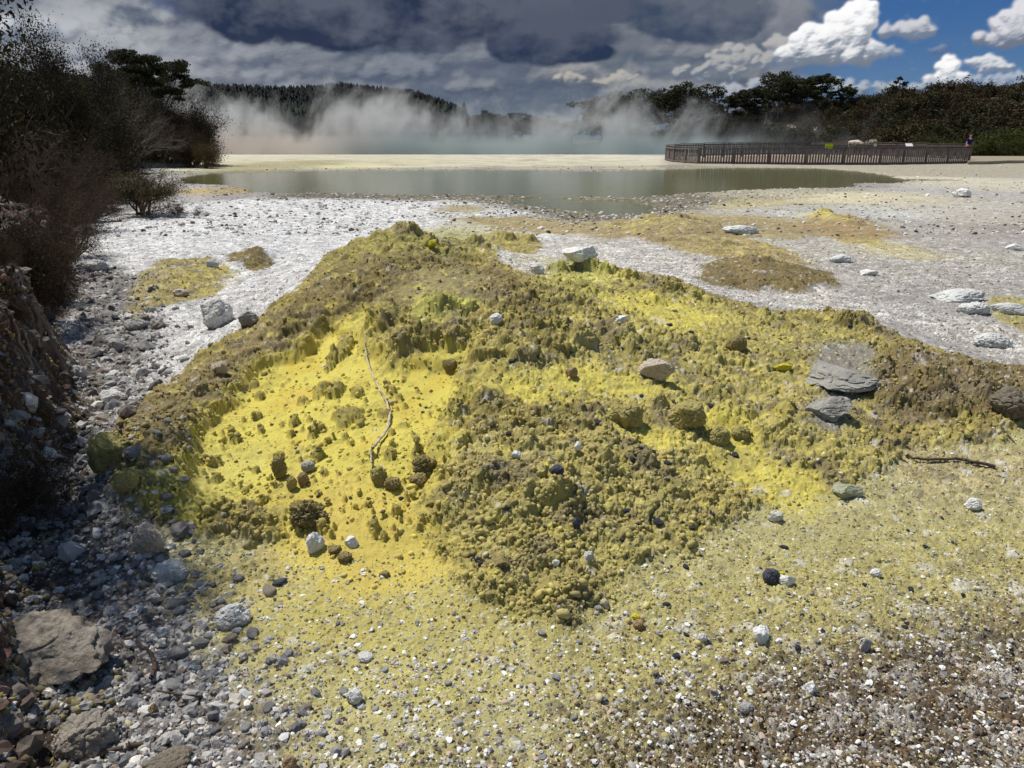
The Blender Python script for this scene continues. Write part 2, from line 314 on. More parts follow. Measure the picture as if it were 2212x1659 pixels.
DOMES = [(870,508,50,20,.13),(822,518,26,12,.11),(925,525,18,10,.09),(890,500,18,9,.08),(1000,560,50,14,.05),(1090,517,34,16,.24),(1142,523,26,14,.20),(1040,535,44,12,.16),
 (1210,588,28,16,.10),(1265,584,30,16,.07),(1310,592,24,14,.08),(1355,606,26,12,.08),(1450,632,30,18,.09),(1505,648,24,16,.08),(1660,690,34,14,.07),(1850,705,50,14,.07),(1415,655,26,14,.07),(1400,640,18,10,.05),
 (955,665,44,22,.07),(1010,670,20,16,.07),(825,700,42,34,.11),(880,745,36,26,.10),(930,735,30,22,.08),(985,740,34,24,.09),(1060,760,50,24,.08),(1130,770,40,20,.07),
 (800,640,60,18,.04),(700,620,44,20,.04),(740,740,22,34,.07),(715,770,12,22,.07),(655,745,26,16,.05),(640,715,34,26,.07),(690,700,30,30,.07),(590,730,50,16,.05),
 (1200,745,40,22,.06),(1260,740,34,20,.05),(1345,740,36,32,.07),(1380,765,26,26,.06),(1310,710,36,18,.05),(1480,745,26,16,.05),(1590,720,26,14,.04),(1240,655,34,22,.05),
 (1120,655,40,16,.04),(1050,870,46,26,.07),(1000,860,30,22,.06),(1140,915,70,34,.05),(1060,900,46,22,.05),(1240,920,40,22,.05),(1290,905,44,24,.05),
 (980,900,30,20,.05),(950,950,30,20,.05),(1010,950,40,24,.06),(1060,960,40,22,.05),(1130,970,34,24,.05),(1420,880,26,20,.05),(1600,890,40,24,.05),(1560,900,36,26,.06),
 (1690,890,26,22,.05),(1640,940,36,22,.04),(1500,1000,36,22,.04),(1380,1000,40,28,.05),(1450,1060,34,24,.05),(1400,1100,50,30,.05),(1510,1030,30,20,.04),(1300,1020,40,24,.05),
 (1180,1050,70,44,.09),(1000,1080,70,36,.06),(1080,1110,80,34,.06),(1120,1130,60,22,.05),(1210,1090,46,30,.06),(960,1130,30,18,.03),(1230,1180,60,30,.04),(1320,1160,46,24,.04),
 (1360,1200,40,18,.04),(1060,1260,40,36,.05),(1120,1250,36,26,.04),(1000,1240,36,24,.03),(1180,1300,30,18,.04),(1240,1290,30,20,.05),(1250,1230,40,20,.04),
 (950,1180,26,20,.03),(400,900,30,22,.04),(360,950,40,26,.04),(440,850,40,16,.04),(330,1000,36,24,.05),(290,1040,30,20,.05),(390,1010,20,14,.03),(480,800,30,14,.04),(540,770,30,12,.03),
 (350,1080,26,14,.04),(480,1105,36,16,.06),(530,1110,30,20,.06),(560,1135,38,28,.07),(590,1160,22,18,.04),(520,1150,20,12,.04),(345,1115,20,12,.03),
 (700,1005,10,8,.03),(750,880,36,20,.05),(725,830,22,22,.06),(770,835,16,12,.04),(690,830,14,26,.05),(740,900,16,14,.04),(830,880,16,12,.03),(870,900,16,10,.03),
 (1880,1000,60,30,.03),(1800,990,50,26,.03),(1880,770,60,18,.04),(1780,700,60,14,.04),(1690,715,34,14,.03),(1950,790,46,26,.04),(2000,840,60,40,.06),(1930,860,50,30,.05),
 (2080,820,50,26,.04),(2130,860,50,30,.05),(2060,890,36,22,.04),(1560,600,50,16,.06),(1640,590,60,16,.08),(1720,600,50,14,.06),(1790,615,30,10,.04),
 (1330,488,30,8,.14),(1400,484,34,9,.16),(1470,486,44,10,.2),(1530,490,30,9,.14),(1460,520,44,9,.1),(1560,530,44,11,.12),(1650,555,54,13,.12),(1785,470,26,9,.2),(1840,478,24,7,.14),(1620,512,30,6,.1),
 (520,560,22,14,.07),(555,562,22,14,.08),(370,600,40,18,.06),(420,590,30,14,.05),(330,650,26,18,.05),(400,635,36,12,.05),(960,510,38,7,.05),(1000,452,46,8,.06)]
for i, (px, py, rx, ry, h) in enumerate(DOMES):
    if i < 36 or h > 0: dome(px, py, rx, ry, h * (.85 if py < 900 else .6), .7, i, .42)
# small clods left standing on the bright hollow
_r = random.Random(5)
for k in range(230):
    px = _r.uniform(430, 1010); py = _r.uniform(800, 1180)
    if px > 930 and py > 900: continue
    if sample(SCOOP, *[float(v) for v in macro_hit(px, py)]) < .6: continue
    s = _r.uniform(3, 6) if _r.random() < .75 else _r.uniform(6, 13)
    d = dome(px, py, s, s * .8, s * .0030, .4, k + 300, .25)
CLOD = smooth(.006, .016, ZD + .055 * CUT) * SCOOP
layer(CLOD, C_CRUST, .05, .6, .1, .8)
print('domes', time.time() - T0)
# crust: rounded crumbs in three sizes; gravel: pebbles in two
def rows(y): return int(np.searchsorted(ys, y))
k = rows(26); cru = CRU[:k]; x = XX[:k] + WX[:k] * .3; y = YY[:k] + WY[:k] * .3
f1, f2, idr = worley(x / .11, y / .11, 400)
z = ZD[:k]; cr2 = cru * smooth(-.25, .25, N0[:k] + N1[:k] * .6 + .1)
z += cr2 * (.026 * idr + .006) * np.clip(1 - (f1 / .62) ** 2, 0, 1) ** .6
k = rows(9.5); xx_ = XX[:k] + WX[:k] * .8; yy_ = YY[:k] + WY[:k] * .8; cr3 = CRU[:k] * smooth(-.3, .15, N0[:k] + .3) * MOUND[:k] * (1 - .9 * CUT[:k])
f1, f2, idr = worley(xx_ / .27, yy_ / .20, 430); ZD[:k] += cr3 * (.05 * np.maximum(idr - .3, 0) * smooth(.02, .2, f2 - f1) * (.75 + .25 * (1 - f1)))
f1, f2, idr = worley(xx_ / .12 + 3, yy_ / .10, 431); ZD[:k] += cr3 * (.022 * np.maximum(idr - .35, 0) * smooth(.02, .2, f2 - f1))
k = rows(14); cru = CRU[:k]; x = XX[:k] + WX[:k] * .2; y = YY[:k] + WY[:k] * .2
f1, f2, idr = worley(x / .042, y / .042, 410)
ZD[:k] += cru * (.012 * idr + .003) * np.clip(1 - (f1 / .6) ** 2, 0, 1) ** .6
k = rows(10); cru = CRU[:k]; x = XX[:k]; y = YY[:k]
f1, f2, idr = worley(x / .017 + N2[:k], y / .017, 420)
ZD[:k] += np.maximum(cru, .12) * (.008 * idr + .002) * np.clip(1 - (f1 / .62) ** 2, 0, 1) ** .7
crumb = idr
k2_ = rows(5.5); f1, f2, id2 = worley(XX[:k2_] / .0095, YY[:k2_] / .0095 + N2[:k2_], 425); ZD[:k2_] += np.maximum(CRU[:k2_], .2) * (.005 * id2 + .001) * np.clip(1 - (f1 / .65) ** 2, 0, 1)
ALB[:k] *= (1 + (cru * .45 * (idr - .5)))[..., None]
ZD += .018 * CRU * fbm(XX * 14, YY * 14, 3, 77)
_cr, _c2, _ = worley(XX / .3 + WX * 3, YY / .22 + WY * 3, 470); _cr = smooth(.07, .0, _c2 - _cr) * smooth(-.1, .2, N0) * (YY < 12); ZD -= .03 * CRU * _cr
ZD -= .09 * blob(500, 1146, 34, 8, .25, False) + .05 * blob(545, 1180, 14, 6, .3, False)
# pebbles
def pebbles(size, ymax, seed, hgt, bright):
    k = rows(ymax); x = XX[:k]; y = YY[:k]; p = PEB[:k]
    f1, f2, idr = worley(x / size, y / size, seed)
    edge = f2 - f1
    cover = (idr * .999 < (.25 + .75 * p)) & (p > .02)
    dm = smooth(0, .45, edge) * cover
    r = (idr * 37.7) % 1
    ZD[:k] += p ** .5 * hgt * size * (.35 + .65 * r) * dm
    A = ALB[:k]; sp_ = SPK[:k]
    # shade between the grains is real relief; the grains themselves differ in colour
    q = (idr * 91.3) % 1
    pale = (q < .16 * sp_) & cover; dark = (q > 1 - .22 * sp_) & cover; warm = (q > .45) & (q < .45 + .15 * sp_) & cover
    amt = bright * dm
    A += (lin(232, 228, 222).astype(f32) - A) * (amt * pale)[..., None]
    A += (lin(92, 86, 80).astype(f32) - A) * (amt * dark * .8)[..., None]
    A += (lin(150, 118, 84).astype(f32) - A) * (amt * warm * .45)[..., None]
    A *= (1 + (.5 * p * (r - .5)))[..., None]
pebbles(.011, 5, 500, .55, .8)
pebbles(.023, 11, 510, .45, .6)
pebbles(.052, 26, 520, .26, .5)
pebbles(.13, 60, 530, .08, .35)
# hide the relief of pebbles under wet mud near the water; sink the pond
POND_PTS = [(395,383),(470,373),(700,369.5),(950,367),(1300,370),(1440,366),(1600,361.5),(1760,363),(1850,369),(1920,380),(1955,391),(1915,397),(1850,397),(1830,406),(1700,408),(1600,412),(1500,418),(1380,428),(1200,426),(1000,423),(800,421),(640,419),(560,417),(540,410),(500,401),(400,398)]
PUD_PTS = [(1060,431),(1200,428),(1350,436),(1440,448),(1400,462),(1330,466),(1240,458),(1150,446)]
ZW = -.05
def basin(pts, edge, dep):
    m = poly(pts, edge, ZW); return m
PM = np.maximum(basin(POND_PTS, .5, .3), basin(PUD_PTS, .5, .2) * .52)
PM = np.maximum(PM, blob(2010, 386, 60, 3, .5) * .55)
POOLFAR = smooth(87, 90, YY) * 1.0
WET = poly([(470,430),(1000,436),(1200,478),(1330,480),(1560,440),(1900,405),(2000,390),(1500,356),(700,362),(430,372)], .5, 0)
_sh = smooth(0, .25, PM) * (1 - smooth(.6, .95, PM)); ZD = ZD * (1 - .75 * smooth(.1, .5, PM)) - .20 * PM - .012 * WET + .09 * _sh * fbm(XX * .9, YY * .45, 5, 91) + .02 * _sh * fbm(XX * 5, YY * 2.5, 3, 92)
ZD = ZD * (1 - .7 * POOLFAR) - .35 * POOLFAR
ALB *= (1 - .25 * WET * (1 - smooth(.0, .2, ZD + .02)))[..., None]
ZD += .02 * fbm(XX * 1.4, YY * 1.4, 3, 71) * smooth(9, 14, YY) * (1 - .8 * WET)
ZD += BANK * (.20 * fbm(XX * 2.4, YY * 2.4, 4, 72) + .09 * fbm(XX * 8, YY * 8, 4, 73))
ZZ = Z0 + ZD
# push lumps outward along the slope so that their faces steepen and overhang a little
NZX = np.gradient(ZD, axis=1) ; 
OFF = np.clip(ZD, 0, .12) * CRU
GX = np.gradient(Z0, axis=1) / np.maximum(np.gradient(XX, axis=1), 1e-4)
GY = np.gradient(Z0, axis=0) / np.maximum(np.gradient(YY, axis=0), 1e-4)
_bw = BANK * (YY < 8); 
PX = XX + _bw * .05 * fbm(YY * 9, ZZ * 14, 4, 83) - OFF * np.clip(GX, -1, 1) * .8 + CRU * (YY < 6.5) * .010 * fbm(XX * 32 + ZZ * 20, ZZ * 60 + YY * 10, 3, 81)
PY = YY - OFF * np.clip(GY, -1, 1) * .8 + CRU * (YY < 6.5) * .014 * fbm(XX * 38, ZZ * 62 + YY * 12, 3, 82)
STEEP = np.abs(np.gradient(ZZ, axis=0)) / np.maximum(np.gradient(YY, axis=0), 1e-4); STEEP = np.maximum(STEEP, np.abs(np.gradient(ZZ, axis=1)) / np.maximum(np.gradient(XX, axis=1), 1e-4))
for _ in range(3): STEEP = (STEEP + np.roll(STEEP, 1, 0) + np.roll(STEEP, -1, 0) + np.roll(STEEP, 1, 1) + np.roll(STEEP, -1, 1)) / 5
STEEP = smooth(.7, 1.8, STEEP).astype(f32)
_B = ALB
for q in (1, 2, 4): _B = (_B + np.roll(_B, q, 1) + np.roll(_B, -q, 1)) / 3
ALB += (_B - ALB) * STEEP[..., None]
ALB = np.clip(ALB, .015, .9)
print('relief', time.time() - T0)

# ------------------------------------------------------------------ object helpers
def new_mesh(name, V, faces=None, quads=None, tris=None):
    me = bpy.data.meshes.new(name)
    Fs = quads if quads is not None else tris
    n = Fs.shape[1]
    me.vertices.add(len(V)); me.vertices.foreach_set('co', np.ascontiguousarray(V, f32).ravel())
    me.loops.add(Fs.size); me.loops.foreach_set('vertex_index', np.ascontiguousarray(Fs, np.int32).ravel())
    me.polygons.add(len(Fs)); me.polygons.foreach_set('loop_start', (np.arange(len(Fs)) * n).astype(np.int32))
    me.update(calc_edges=True)
    return me
def col_attr(me, c, name='tint'):
    a = me.attributes.new(name, 'FLOAT_COLOR', 'POINT')
    v = np.ones((len(me.vertices), 4), f32); v[:, :3] = c; a.data.foreach_set('color', v.ravel())
def flat(me):
    a = me.attributes.new('sharp_face', 'BOOLEAN', 'FACE'); a.data.foreach_set('value', np.ones(len(me.polygons), bool))
def link(name, me, mat=None, parent=None, loc=None):
    o = bpy.data.objects.new(name, me); COL.objects.link(o)
    if mat is not None and me is not None and len(me.materials) == 0: me.materials.append(mat)
    if parent: o.parent = parent
    if loc is not None: o.location = loc
    return o
def tag(o, label=None, cat=None, group=None, kind=None):
    if label: o['label'] = label
    if cat: o['category'] = cat
    if group: o['group'] = group
    if kind: o['kind'] = kind
    return o
def empty(name, loc, rz=0, sc=1.0):
    o = bpy.data.objects.new(name, None); COL.objects.link(o); o.location = loc; o.rotation_euler = (0, 0, rz)
    o.scale = (sc, sc, sc) if not isinstance(sc, tuple) else sc; o.empty_display_size = .2
    return o
def copy_tree(o, parent=None):
    c = o.copy(); COL.objects.link(c); c.parent = parent
    for ch in list(o.children): copy_tree(ch, c)
    return c

# ------------------------------------------------------------------ node expressions
class E:
    def __init__(s, nt, v): s.nt = nt; s.v = v
    def _m(s, op, *a, clamp=False):
        n = s.nt.nodes.new('ShaderNodeMath'); n.operation = op; n.use_clamp = clamp
        for i, q in enumerate((s,) + a):
            q = q.v if isinstance(q, E) else q
            if isinstance(q, (int, float)): n.inputs[i].default_value = q
            else: s.nt.links.new(q, n.inputs[i])
        return E(s.nt, n.outputs[0])
    def __add__(s, o): return s._m('ADD', o)
    __radd__ = __add__
    def __mul__(s, o): return s._m('MULTIPLY', o)
    __rmul__ = __mul__
    def __sub__(s, o): return s._m('SUBTRACT', o)
    def __rsub__(s, o): return (s * -1) + o
    def __truediv__(s, o): return s._m('DIVIDE', o)
    def pw(s, o): return s._m('POWER', o)
    def mx(s, o): return s._m('MAXIMUM', o)
    def mn(s, o): return s._m('MINIMUM', o)
    def clamp(s): return s._m('ADD', 0.0, clamp=True)
    def sm(s, a, b):
        n = s.nt.nodes.new('ShaderNodeMapRange'); n.interpolation_type = 'SMOOTHSTEP'
        s.nt.links.new(s.v, n.inputs[0]); n.inputs[1].default_value = a; n.inputs[2].default_value = b
        return E(s.nt, n.outputs[0])
def vec(nt, x, y, z=0.0):
    n = nt.nodes.new('ShaderNodeCombineXYZ')
    for i, q in enumerate((x, y, z)):
        if isinstance(q, E): nt.links.new(q.v, n.inputs[i])
        else: n.inputs[i].default_value = q
    return n.outputs[0]
def noise(nt, v, scale, detail=6, rough=.55, dist=0.0, dims='3D'):
    n = nt.nodes.new('ShaderNodeTexNoise'); n.noise_dimensions = dims
    if v is not None: nt.links.new(v, n.inputs['Vector'])
    n.inputs['Scale'].default_value = scale; n.inputs['Detail'].default_value = detail; n.inputs['Roughness'].default_value = rough; n.inputs['Distortion'].default_value = dist
    return E(nt, n.outputs[0])
def mixrgb(nt, f, a, b, mode='MIX'):
    n = nt.nodes.new('ShaderNodeMix'); n.data_type = 'RGBA'; n.blend_type = mode
    for s_, q in ((0, f), (6, a), (7, b)):
        if isinstance(q, E): q = q.v
        if isinstance(q, (int, float)): n.inputs[s_].default_value = q
        elif isinstance(q, (tuple, list, np.ndarray)): n.inputs[s_].default_value = tuple(float(t) for t in q[:3]) + (1,)
        else: nt.links.new(q, n.inputs[s_])
    return n.outputs[2]
def material(name, base=None, rough=.9, attr=None, var=.25, nscale=30., bump=.3, bscale=120., bdist=.003, spec=.25, hue=None, coords='Object'):
    m = bpy.data.materials.new(name); m.use_nodes = True; nt = m.node_tree; b = nt.nodes['Principled BSDF']
    tc = nt.nodes.new('ShaderNodeTexCoord').outputs[coords]
    if attr:
        a = nt.nodes.new('ShaderNodeAttribute'); a.attribute_name = attr; c = a.outputs['Color']
    else:
        r_ = nt.nodes.new('ShaderNodeRGB'); r_.outputs[0].default_value = tuple(float(t) for t in base) + (1,); c = r_.outputs[0]
    n = noise(nt, tc, nscale, 5, .65)
    g = (n - .5) * (2 * var) + 1.0
    c = mixrgb(nt, 1.0, c, vec(nt, g, g, g), 'MULTIPLY')
    if hue is not None:
        n2 = noise(nt, tc, nscale * .23, 4, .6)
        c = mixrgb(nt, n2.sm(.45, .65) * .7, c, hue)
    nt.links.new(c, b.inputs['Base Color']); b.inputs['Roughness'].default_value = rough; b.inputs['Specular IOR Level'].default_value = spec
    if bump:
        bn = noise(nt, tc, bscale, 4, .7); bu = nt.nodes.new('ShaderNodeBump'); bu.inputs['Strength'].default_value = bump; bu.inputs['Distance'].default_value = bdist
        nt.links.new(bn.v, bu.inputs['Height']); nt.links.new(bu.outputs[0], b.inputs['Normal'])
    return m
M_GROUND = material('ground_soil', attr='tint', var=.34, nscale=190, bump=1.0, bscale=260, bdist=.007)
M_STONE = material('gravel_stone', attr='tint', var=.18, nscale=70, bump=.5, bscale=260, bdist=.002)

# ------------------------------------------------------------------ the ground, cut into its mounds
lab = np.zeros((NR - 1, NC - 1), np.int8)
def facem(m): return (m[:-1, :-1] + m[1:, 1:] + m[1:, :-1] + m[:-1, 1:]) * .25
lab[facem(MOUND) > .5] = 1
for i, (nm, m, d, k) in enumerate(M2):
    if nm != 'm_right': lab[(facem(m) > .5) & (lab == 0)] = 2 + i
lab[(facem(BANK) > .5) & (lab == 0)] = 9
IDX = np.arange(NR * NC, dtype=np.int32).reshape(NR, NC)
Q = np.stack([IDX[:-1, :-1], IDX[:-1, 1:], IDX[1:, 1:], IDX[1:, :-1]], -1)
VV = np.stack([PX, PY, ZZ], -1).reshape(-1, 3); AA = ALB.reshape(-1, 3)
def cut(name, k):
    q = Q[lab == k]; u, inv = np.unique(q, return_inverse=True)
    me = new_mesh(name, VV[u], quads=inv.reshape(-1, 4)); col_attr(me, AA[u])
    return link(name, me, M_GROUND)
tag(cut('ground', 0), kind='structure')
tag(cut('bank', 9), kind='structure')
tag(cut('sulphur_mound', 1), 'large crusty sulphur mound with a bright yellow hollow in its side', 'mound')
for k, nm, lb in ((2, 'crust_mound', 'low brown lumpy mound between the big yellow mound and the ochre ridge'),
                  (3, 'ochre_ridge', 'long ochre and yellow crust ridge nearest the brown puddle'),
                  (4, 'crust_mound', 'small yellow topped knob on the brown crust beyond the flat grey slab'),
                  (5, 'crust_mound', 'low yellow brown crust patch beside the shaded gully'),
                  (6, 'crust_mound', 'lone brown clod on the white gravel between crust patch and peak')):
    tag(cut(nm, k), lb, 'mound')
def simple_ground(name, x0, x1, y0, y1, z, nx=2, ny=2, kind='structure', mat=None, zf=None):
    gx, gy = np.meshgrid(np.linspace(x0, x1, nx), np.linspace(y0, y1, ny)); gz = np.full(gx.shape, z) if zf is None else zf(gx, gy)
    i = np.arange(nx * ny).reshape(ny, nx); q = np.stack([i[:-1, :-1], i[:-1, 1:], i[1:, 1:], i[1:, :-1]], -1).reshape(-1, 4)
    me = new_mesh(name, np.stack([gx, gy, gz], -1).reshape(-1, 3), quads=q); o = link(name, me, mat); o['kind'] = kind; return o
M_FAR = material('far_soil', base=lin(120, 112, 84), nscale=.3, var=.3, bump=0, hue=lin(70, 74, 48))
simple_ground('far_ground', -3000, 3000, -300, 6000, -.5, mat=M_FAR)
print('ground objects', time.time() - T0)
#PART2
# ------------------------------------------------------------------ where sight lines meet the finished ground
def HZ(x, y): return sample(ZZ, x, y)
def hit(px, py):
    d = ray(float(px), float(py)); yy = 0.96 * (90 / .96) ** np.linspace(0, 1, 2500); t = yy / d[1]
    x = d[0] * t; z = CAMH + d[2] * t; g = HZ(x, yy); b = np.nonzero(z < g)[0]
    i = b[0] if len(b) else len(yy) - 1
    return float(x[i]), float(yy[i]), float(g[i])

# ------------------------------------------------------------------ stones
import bmesh
from mathutils import Vector, noise as mn, Matrix
def ico(sub):
    bm = bmesh.new(); bmesh.ops.create_icosphere(bm, subdivisions=sub, radius=1)
    V = np.array([v.co[:] for v in bm.verts]); T = np.array([[v.index for v in f.verts] for f in bm.faces]); bm.free(); return V, T
ICO = {k: ico(k) for k in (1, 2, 3, 4, 5, 6)}
def rock_verts(seed, sub=3, cuts=9, rough=.12, lump=.18, cut=.72):
    r = np.random.default_rng(seed); V, T = ICO[sub]; V = V.copy()
    for _ in range(cuts):
        n = r.normal(size=3); n /= np.linalg.norm(n); c = cut + .2 * r.random()
        s = V @ n - c; V -= np.outer(np.maximum(s, 0), n) * .96
    if sub >= 3:
        o = Vector(r.random(3) * 50)
        k = np.array([mn.fractal(Vector(v) * 1.3 + o, 1, 2, 3) for v in V]); k2 = np.array([mn.fractal(Vector(v) * 4.5 + o, .75, 2, 5) for v in V]); k3 = np.array([abs(mn.noise(Vector(v) * 2.3 + o)) for v in V])
        V *= (1 + lump * k + rough * k2 - .10 * np.maximum(0, .12 - k3) / .12)[:, None]
    else: V *= (1 + .14 * r.normal(size=len(V)))[:, None]
    return V, T
def rockmat(name, c, c2=None, var=.28, rough=.92): return material(name, c, rough, var=var, nscale=24, bump=1.0, bscale=90, bdist=.014, hue=c2)
K = {'white': rockmat('white_stone', lin(246, 244, 238), lin(224, 220, 212)), 'pale': rockmat('pale_stone', lin(226, 224, 218), lin(196, 192, 184)),
     'grey': rockmat('grey_stone', lin(182, 180, 176), lin(150, 146, 140)), 'warm': rockmat('warm_stone', lin(208, 194, 176), lin(176, 158, 140)),
     'dark': rockmat('dark_slate', lin(92, 94, 102), lin(66, 68, 74)), 'brown': rockmat('brown_crust', lin(162, 146, 96), lin(134, 118, 82), var=.35),
     'olive': rockmat('olive_crust', lin(180, 168, 104), lin(150, 136, 90), var=.35), 'tan': rockmat('tan_stone', lin(176, 150, 112), lin(140, 112, 80)),
     'yellow': rockmat('sulphur_lump', lin(226, 214, 60), lin(176, 160, 60)), 'greenish': rockmat('pale_green_stone', lin(186, 188, 160), lin(150, 150, 120)),
     'slab': rockmat('pale_crust_slab', lin(226, 226, 220), lin(186, 184, 178), var=.35), 'plate': rockmat('grey_crust_plate', lin(176, 172, 162), lin(148, 143, 132), var=.3), 'bank': rockmat('shaded_bank_rock', lin(164, 154, 140), lin(126, 114, 100), var=.4), 'soil': rockmat('bank_soil', lin(136, 126, 110), lin(104, 92, 78), var=.3)}
def stone(px, py, w, h, mat, label, name='stone', cat='stone', deep=.85, flat_=1.0, seed=None, sub=5, cuts=10, rough=.07, lump=.14, rz=None, sink=.22, group=None, tilt=0.0):
    global _sd
    _sd += 1; sd = seed or _sd
    x, y, z = hit(px, py + h * .38)
    D = depth(y, z); a = w / 2 / F * D; hh = h / 2 / F * D
    V, T = rock_verts(1000 + sd, 6 if w > 50 else sub, cuts, rough, lump, .72 if cuts < 12 else .5)
    V = V / np.abs(V).max(0)
    V *= np.array([a, a * deep, hh * 1.2 * flat_])
    me = new_mesh(name, V, tris=T); me.materials.append(K[mat])
    r = random.Random(sd)
    if cuts >= 8 and sub <= 3: pass
    o = link(name, me); dy = a * deep * .5
    o.location = (x, y + dy * .6, float(HZ(x, y + dy * .6)) + hh * flat_ * (1 - sink * 2)); o.rotation_euler = (tilt, r.uniform(-.12, .12), r.uniform(-.25, .25) if rz is None else rz)
    tag(o, label, cat, group); return o
_sd = 0
S = stone
S(468,682,76,66,'pale','largest smooth pale grey boulder on the white gravel beside the mound', 'boulder','boulder', cuts=5, sink=.12, rough=.05, seed=77)
S(536,690,46,36,'grey','low greenish grey rock touching the largest pale boulder','boulder','boulder', rough=.1)
S(320,1165,66,78,'warm','upright pinkish grey boulder where the gully meets the yellow sand','boulder','boulder', rough=.09, cuts=6, sink=.12)
S(366,1235,90,44,'pale','flat rough grey white rock just below the upright boulder','boulder','boulder', rough=.12)
S(1415,797,88,44,'warm','long angular beige rock lying aslant on the mound','boulder','boulder', rough=.06, rz=-.5, deep=.45, sink=.12, cuts=14)
S(1250,548,90,44,'white','big whitish boulder standing behind the ridge of the mound','boulder','boulder', cuts=14, rough=.05, sink=.2, flat_=.78)
S(1160,582,34,22,'pale','pale rounded stone at the saddle left of the whitish boulder','stone','stone')
S(680,1174,46,48,'white','knobbly white stone below the big brown clod', rough=.1, rz=.5, deep=.7)
S(757,1170,36,26,'white','chipped white stone with a notch on the yellow sand', rough=.06, cuts=14)
S(1702,1255,36,26,'white','bright white angular stone beside a charcoal one', cuts=16, rough=.02)
S(1665,1248,38,34,'dark','charcoal stone against the bright white angular stone', cuts=10)
S(1647,1370,44,40,'white','egg sized white stone lying alone on the olive gravel', cuts=12, rough=.04)
S(1518,1377,24,22,'pale','round pale pebble left of the egg sized white stone', cuts=4)
S(1870,1393,24,40,'grey','grey oval stone standing by a thin black twig', cuts=3, deep=.5)
S(1752,1484,34,30,'white','cracked white stone on the brown pebbles', cuts=14)
S(1611,1532,34,26,'grey','pale grey smooth stone on the brown pebbles near the cracked one', cuts=6)
S(1830,1062,74,32,'greenish','pale green wedge shaped rock on the yellow slope', 'boulder','boulder', cuts=16, deep=.5, rough=.05, rz=-.15)
S(1677,1118,36,26,'pale','pale grey flat stone left of the green wedge rock', cuts=12)
S(2103,1090,38,24,'white','white lumpy stone beyond the end of the dark branch', rough=.1)
S(1892,1237,28,18,'white','small white grey stone on the olive gravel above the oval one', rough=.08)
S(243,855,54,34,'pale','blocky pale rock at the sunlit edge of the gully','boulder','boulder', cuts=14)
S(216,876,36,16,'white','flat white stone touching the blocky pale rock')
S(475,794,36,26,'warm','pinkish stone on the dark rim above the hollow', rough=.08)
S(390,633,38,16,'warm','flat beige stone under the left crust patch')
S(455,566,34,20,'pale','pale stone by the upper end of the left crust patch', cuts=12)
S(2080,419,42,20,'white','white boulder alone on the pale flat short of the fence','boulder','boulder', cuts=10, sink=.12)
S(1603,496,88,20,'slab','flat pale grey slab at the end of the ochre ridge','slab','slab', deep=.6, rough=.08)
S(1815,560,50,18,'slab','bluish grey flaky slab on the grey gravel','slab','slab', deep=.7, rough=.1)
S(1876,588,38,16,'white','small white angular slab in front of the bluish slab','slab','slab', cuts=16)
S(2198,535,40,16,'white','long pale block at the edge of the grey gravel','slab','slab', cuts=16)
S(2075,640,110,26,'slab','broad pale crust slab on the far side of the grey flow','slab','slab', deep=.8, rough=.06)
S(2105,668,70,30,'slab','thick pale slab just in front of the broad one','slab','slab', deep=.7, rough=.06)
S(2185,668,80,26,'slab','log shaped grey slab on yellow ground','slab','slab', deep=.4, rz=-.35, rough=.05)
S(2150,735,90,34,'slab','crumbly grey slab at the end of the white gravel flow','slab','slab', deep=.8, rough=.12)
S(1815,800,150,92,'plate','large cracked dark grey plate sunk in the yellow slope','slab','slab', deep=1.1, flat_=.42, rough=.05, cuts=18, sub=5)
S(1785,880,116,56,'plate','lower dark grey plate with a broken front edge','slab','slab', deep=.7, flat_=.8, rough=.07, cuts=14, sub=5)
S(2190,872,90,72,'soil','round grey brown boulder with a dark hollow beneath it','boulder','boulder', rough=.05, lump=.2, sub=5)
S(1485,902,84,60,'olive','biggest olive boulder on the crest of the front lobe','boulder','boulder', sub=5, rough=.05, cuts=9, sink=.15)
S(1352,894,84,56,'olive','olive boulder left of the biggest one','boulder','boulder', sub=5, rough=.07, cuts=9)
S(1550,942,56,40,'olive','small olive block under the biggest boulder','boulder','boulder', rough=.08)
S(1600,935,40,34,'olive','crumbly olive block at the end of the boulder row','boulder','boulder', rough=.12)
S(1235,806,28,30,'tan','tan tilted stone on the mound right of the pale branch', cuts=12)
S(1337,691,42,18,'white','white flat stone on the upper slope of the mound', cuts=14)
S(1072,690,30,22,'white','white rounded stone below the lemon crust', cuts=8)
S(970,796,36,24,'brown','brown half disc stone at the rim of the hollow')
S(1592,742,44,38,'brown','smooth round brown boulder flush with the yellow crust','boulder','boulder', cuts=3, rough=.02, lump=.06, sink=.3)
S(917,1003,62,50,'brown','big brown clod on the lower right rim of the hollow','clod','clod', rough=.26, lump=.25, sub=5)
S(905,1038,46,26,'brown','flattened brown clod tucked under the big one','clod','clod', rough=.14)
S(819,1030,38,44,'olive','clod standing at the foot of the pale branch','clod','clod', rough=.16, sink=.15)
S(849,1046,42,34,'brown','dark crumbly clod right of the branch foot','clod','clod', rough=.16)
S(662,1116,98,62,'brown','largest brown clod in the yellow hollow, undercut in front','clod','clod', rough=.28, lump=.25, sub=5, sink=.1)
S(602,1015,38,50,'brown','pillar shaped clod in the middle of the hollow','clod','clod', rough=.12, sink=.1)
S(665,1012,30,22,'grey','smooth grey stone capping a little yellow pillar', cuts=4, sink=0)
S(630,1045,24,36,'olive','short pillar with a flat grey top, left of a pair','clod','clod', rough=.08)
S(655,1035,28,34,'tan','short pillar with a tan cap, right of a pair','clod','clod', rough=.08)
S(1246,973,20,22,'white','white stone perched on the front lobe', cuts=12, sink=.05)
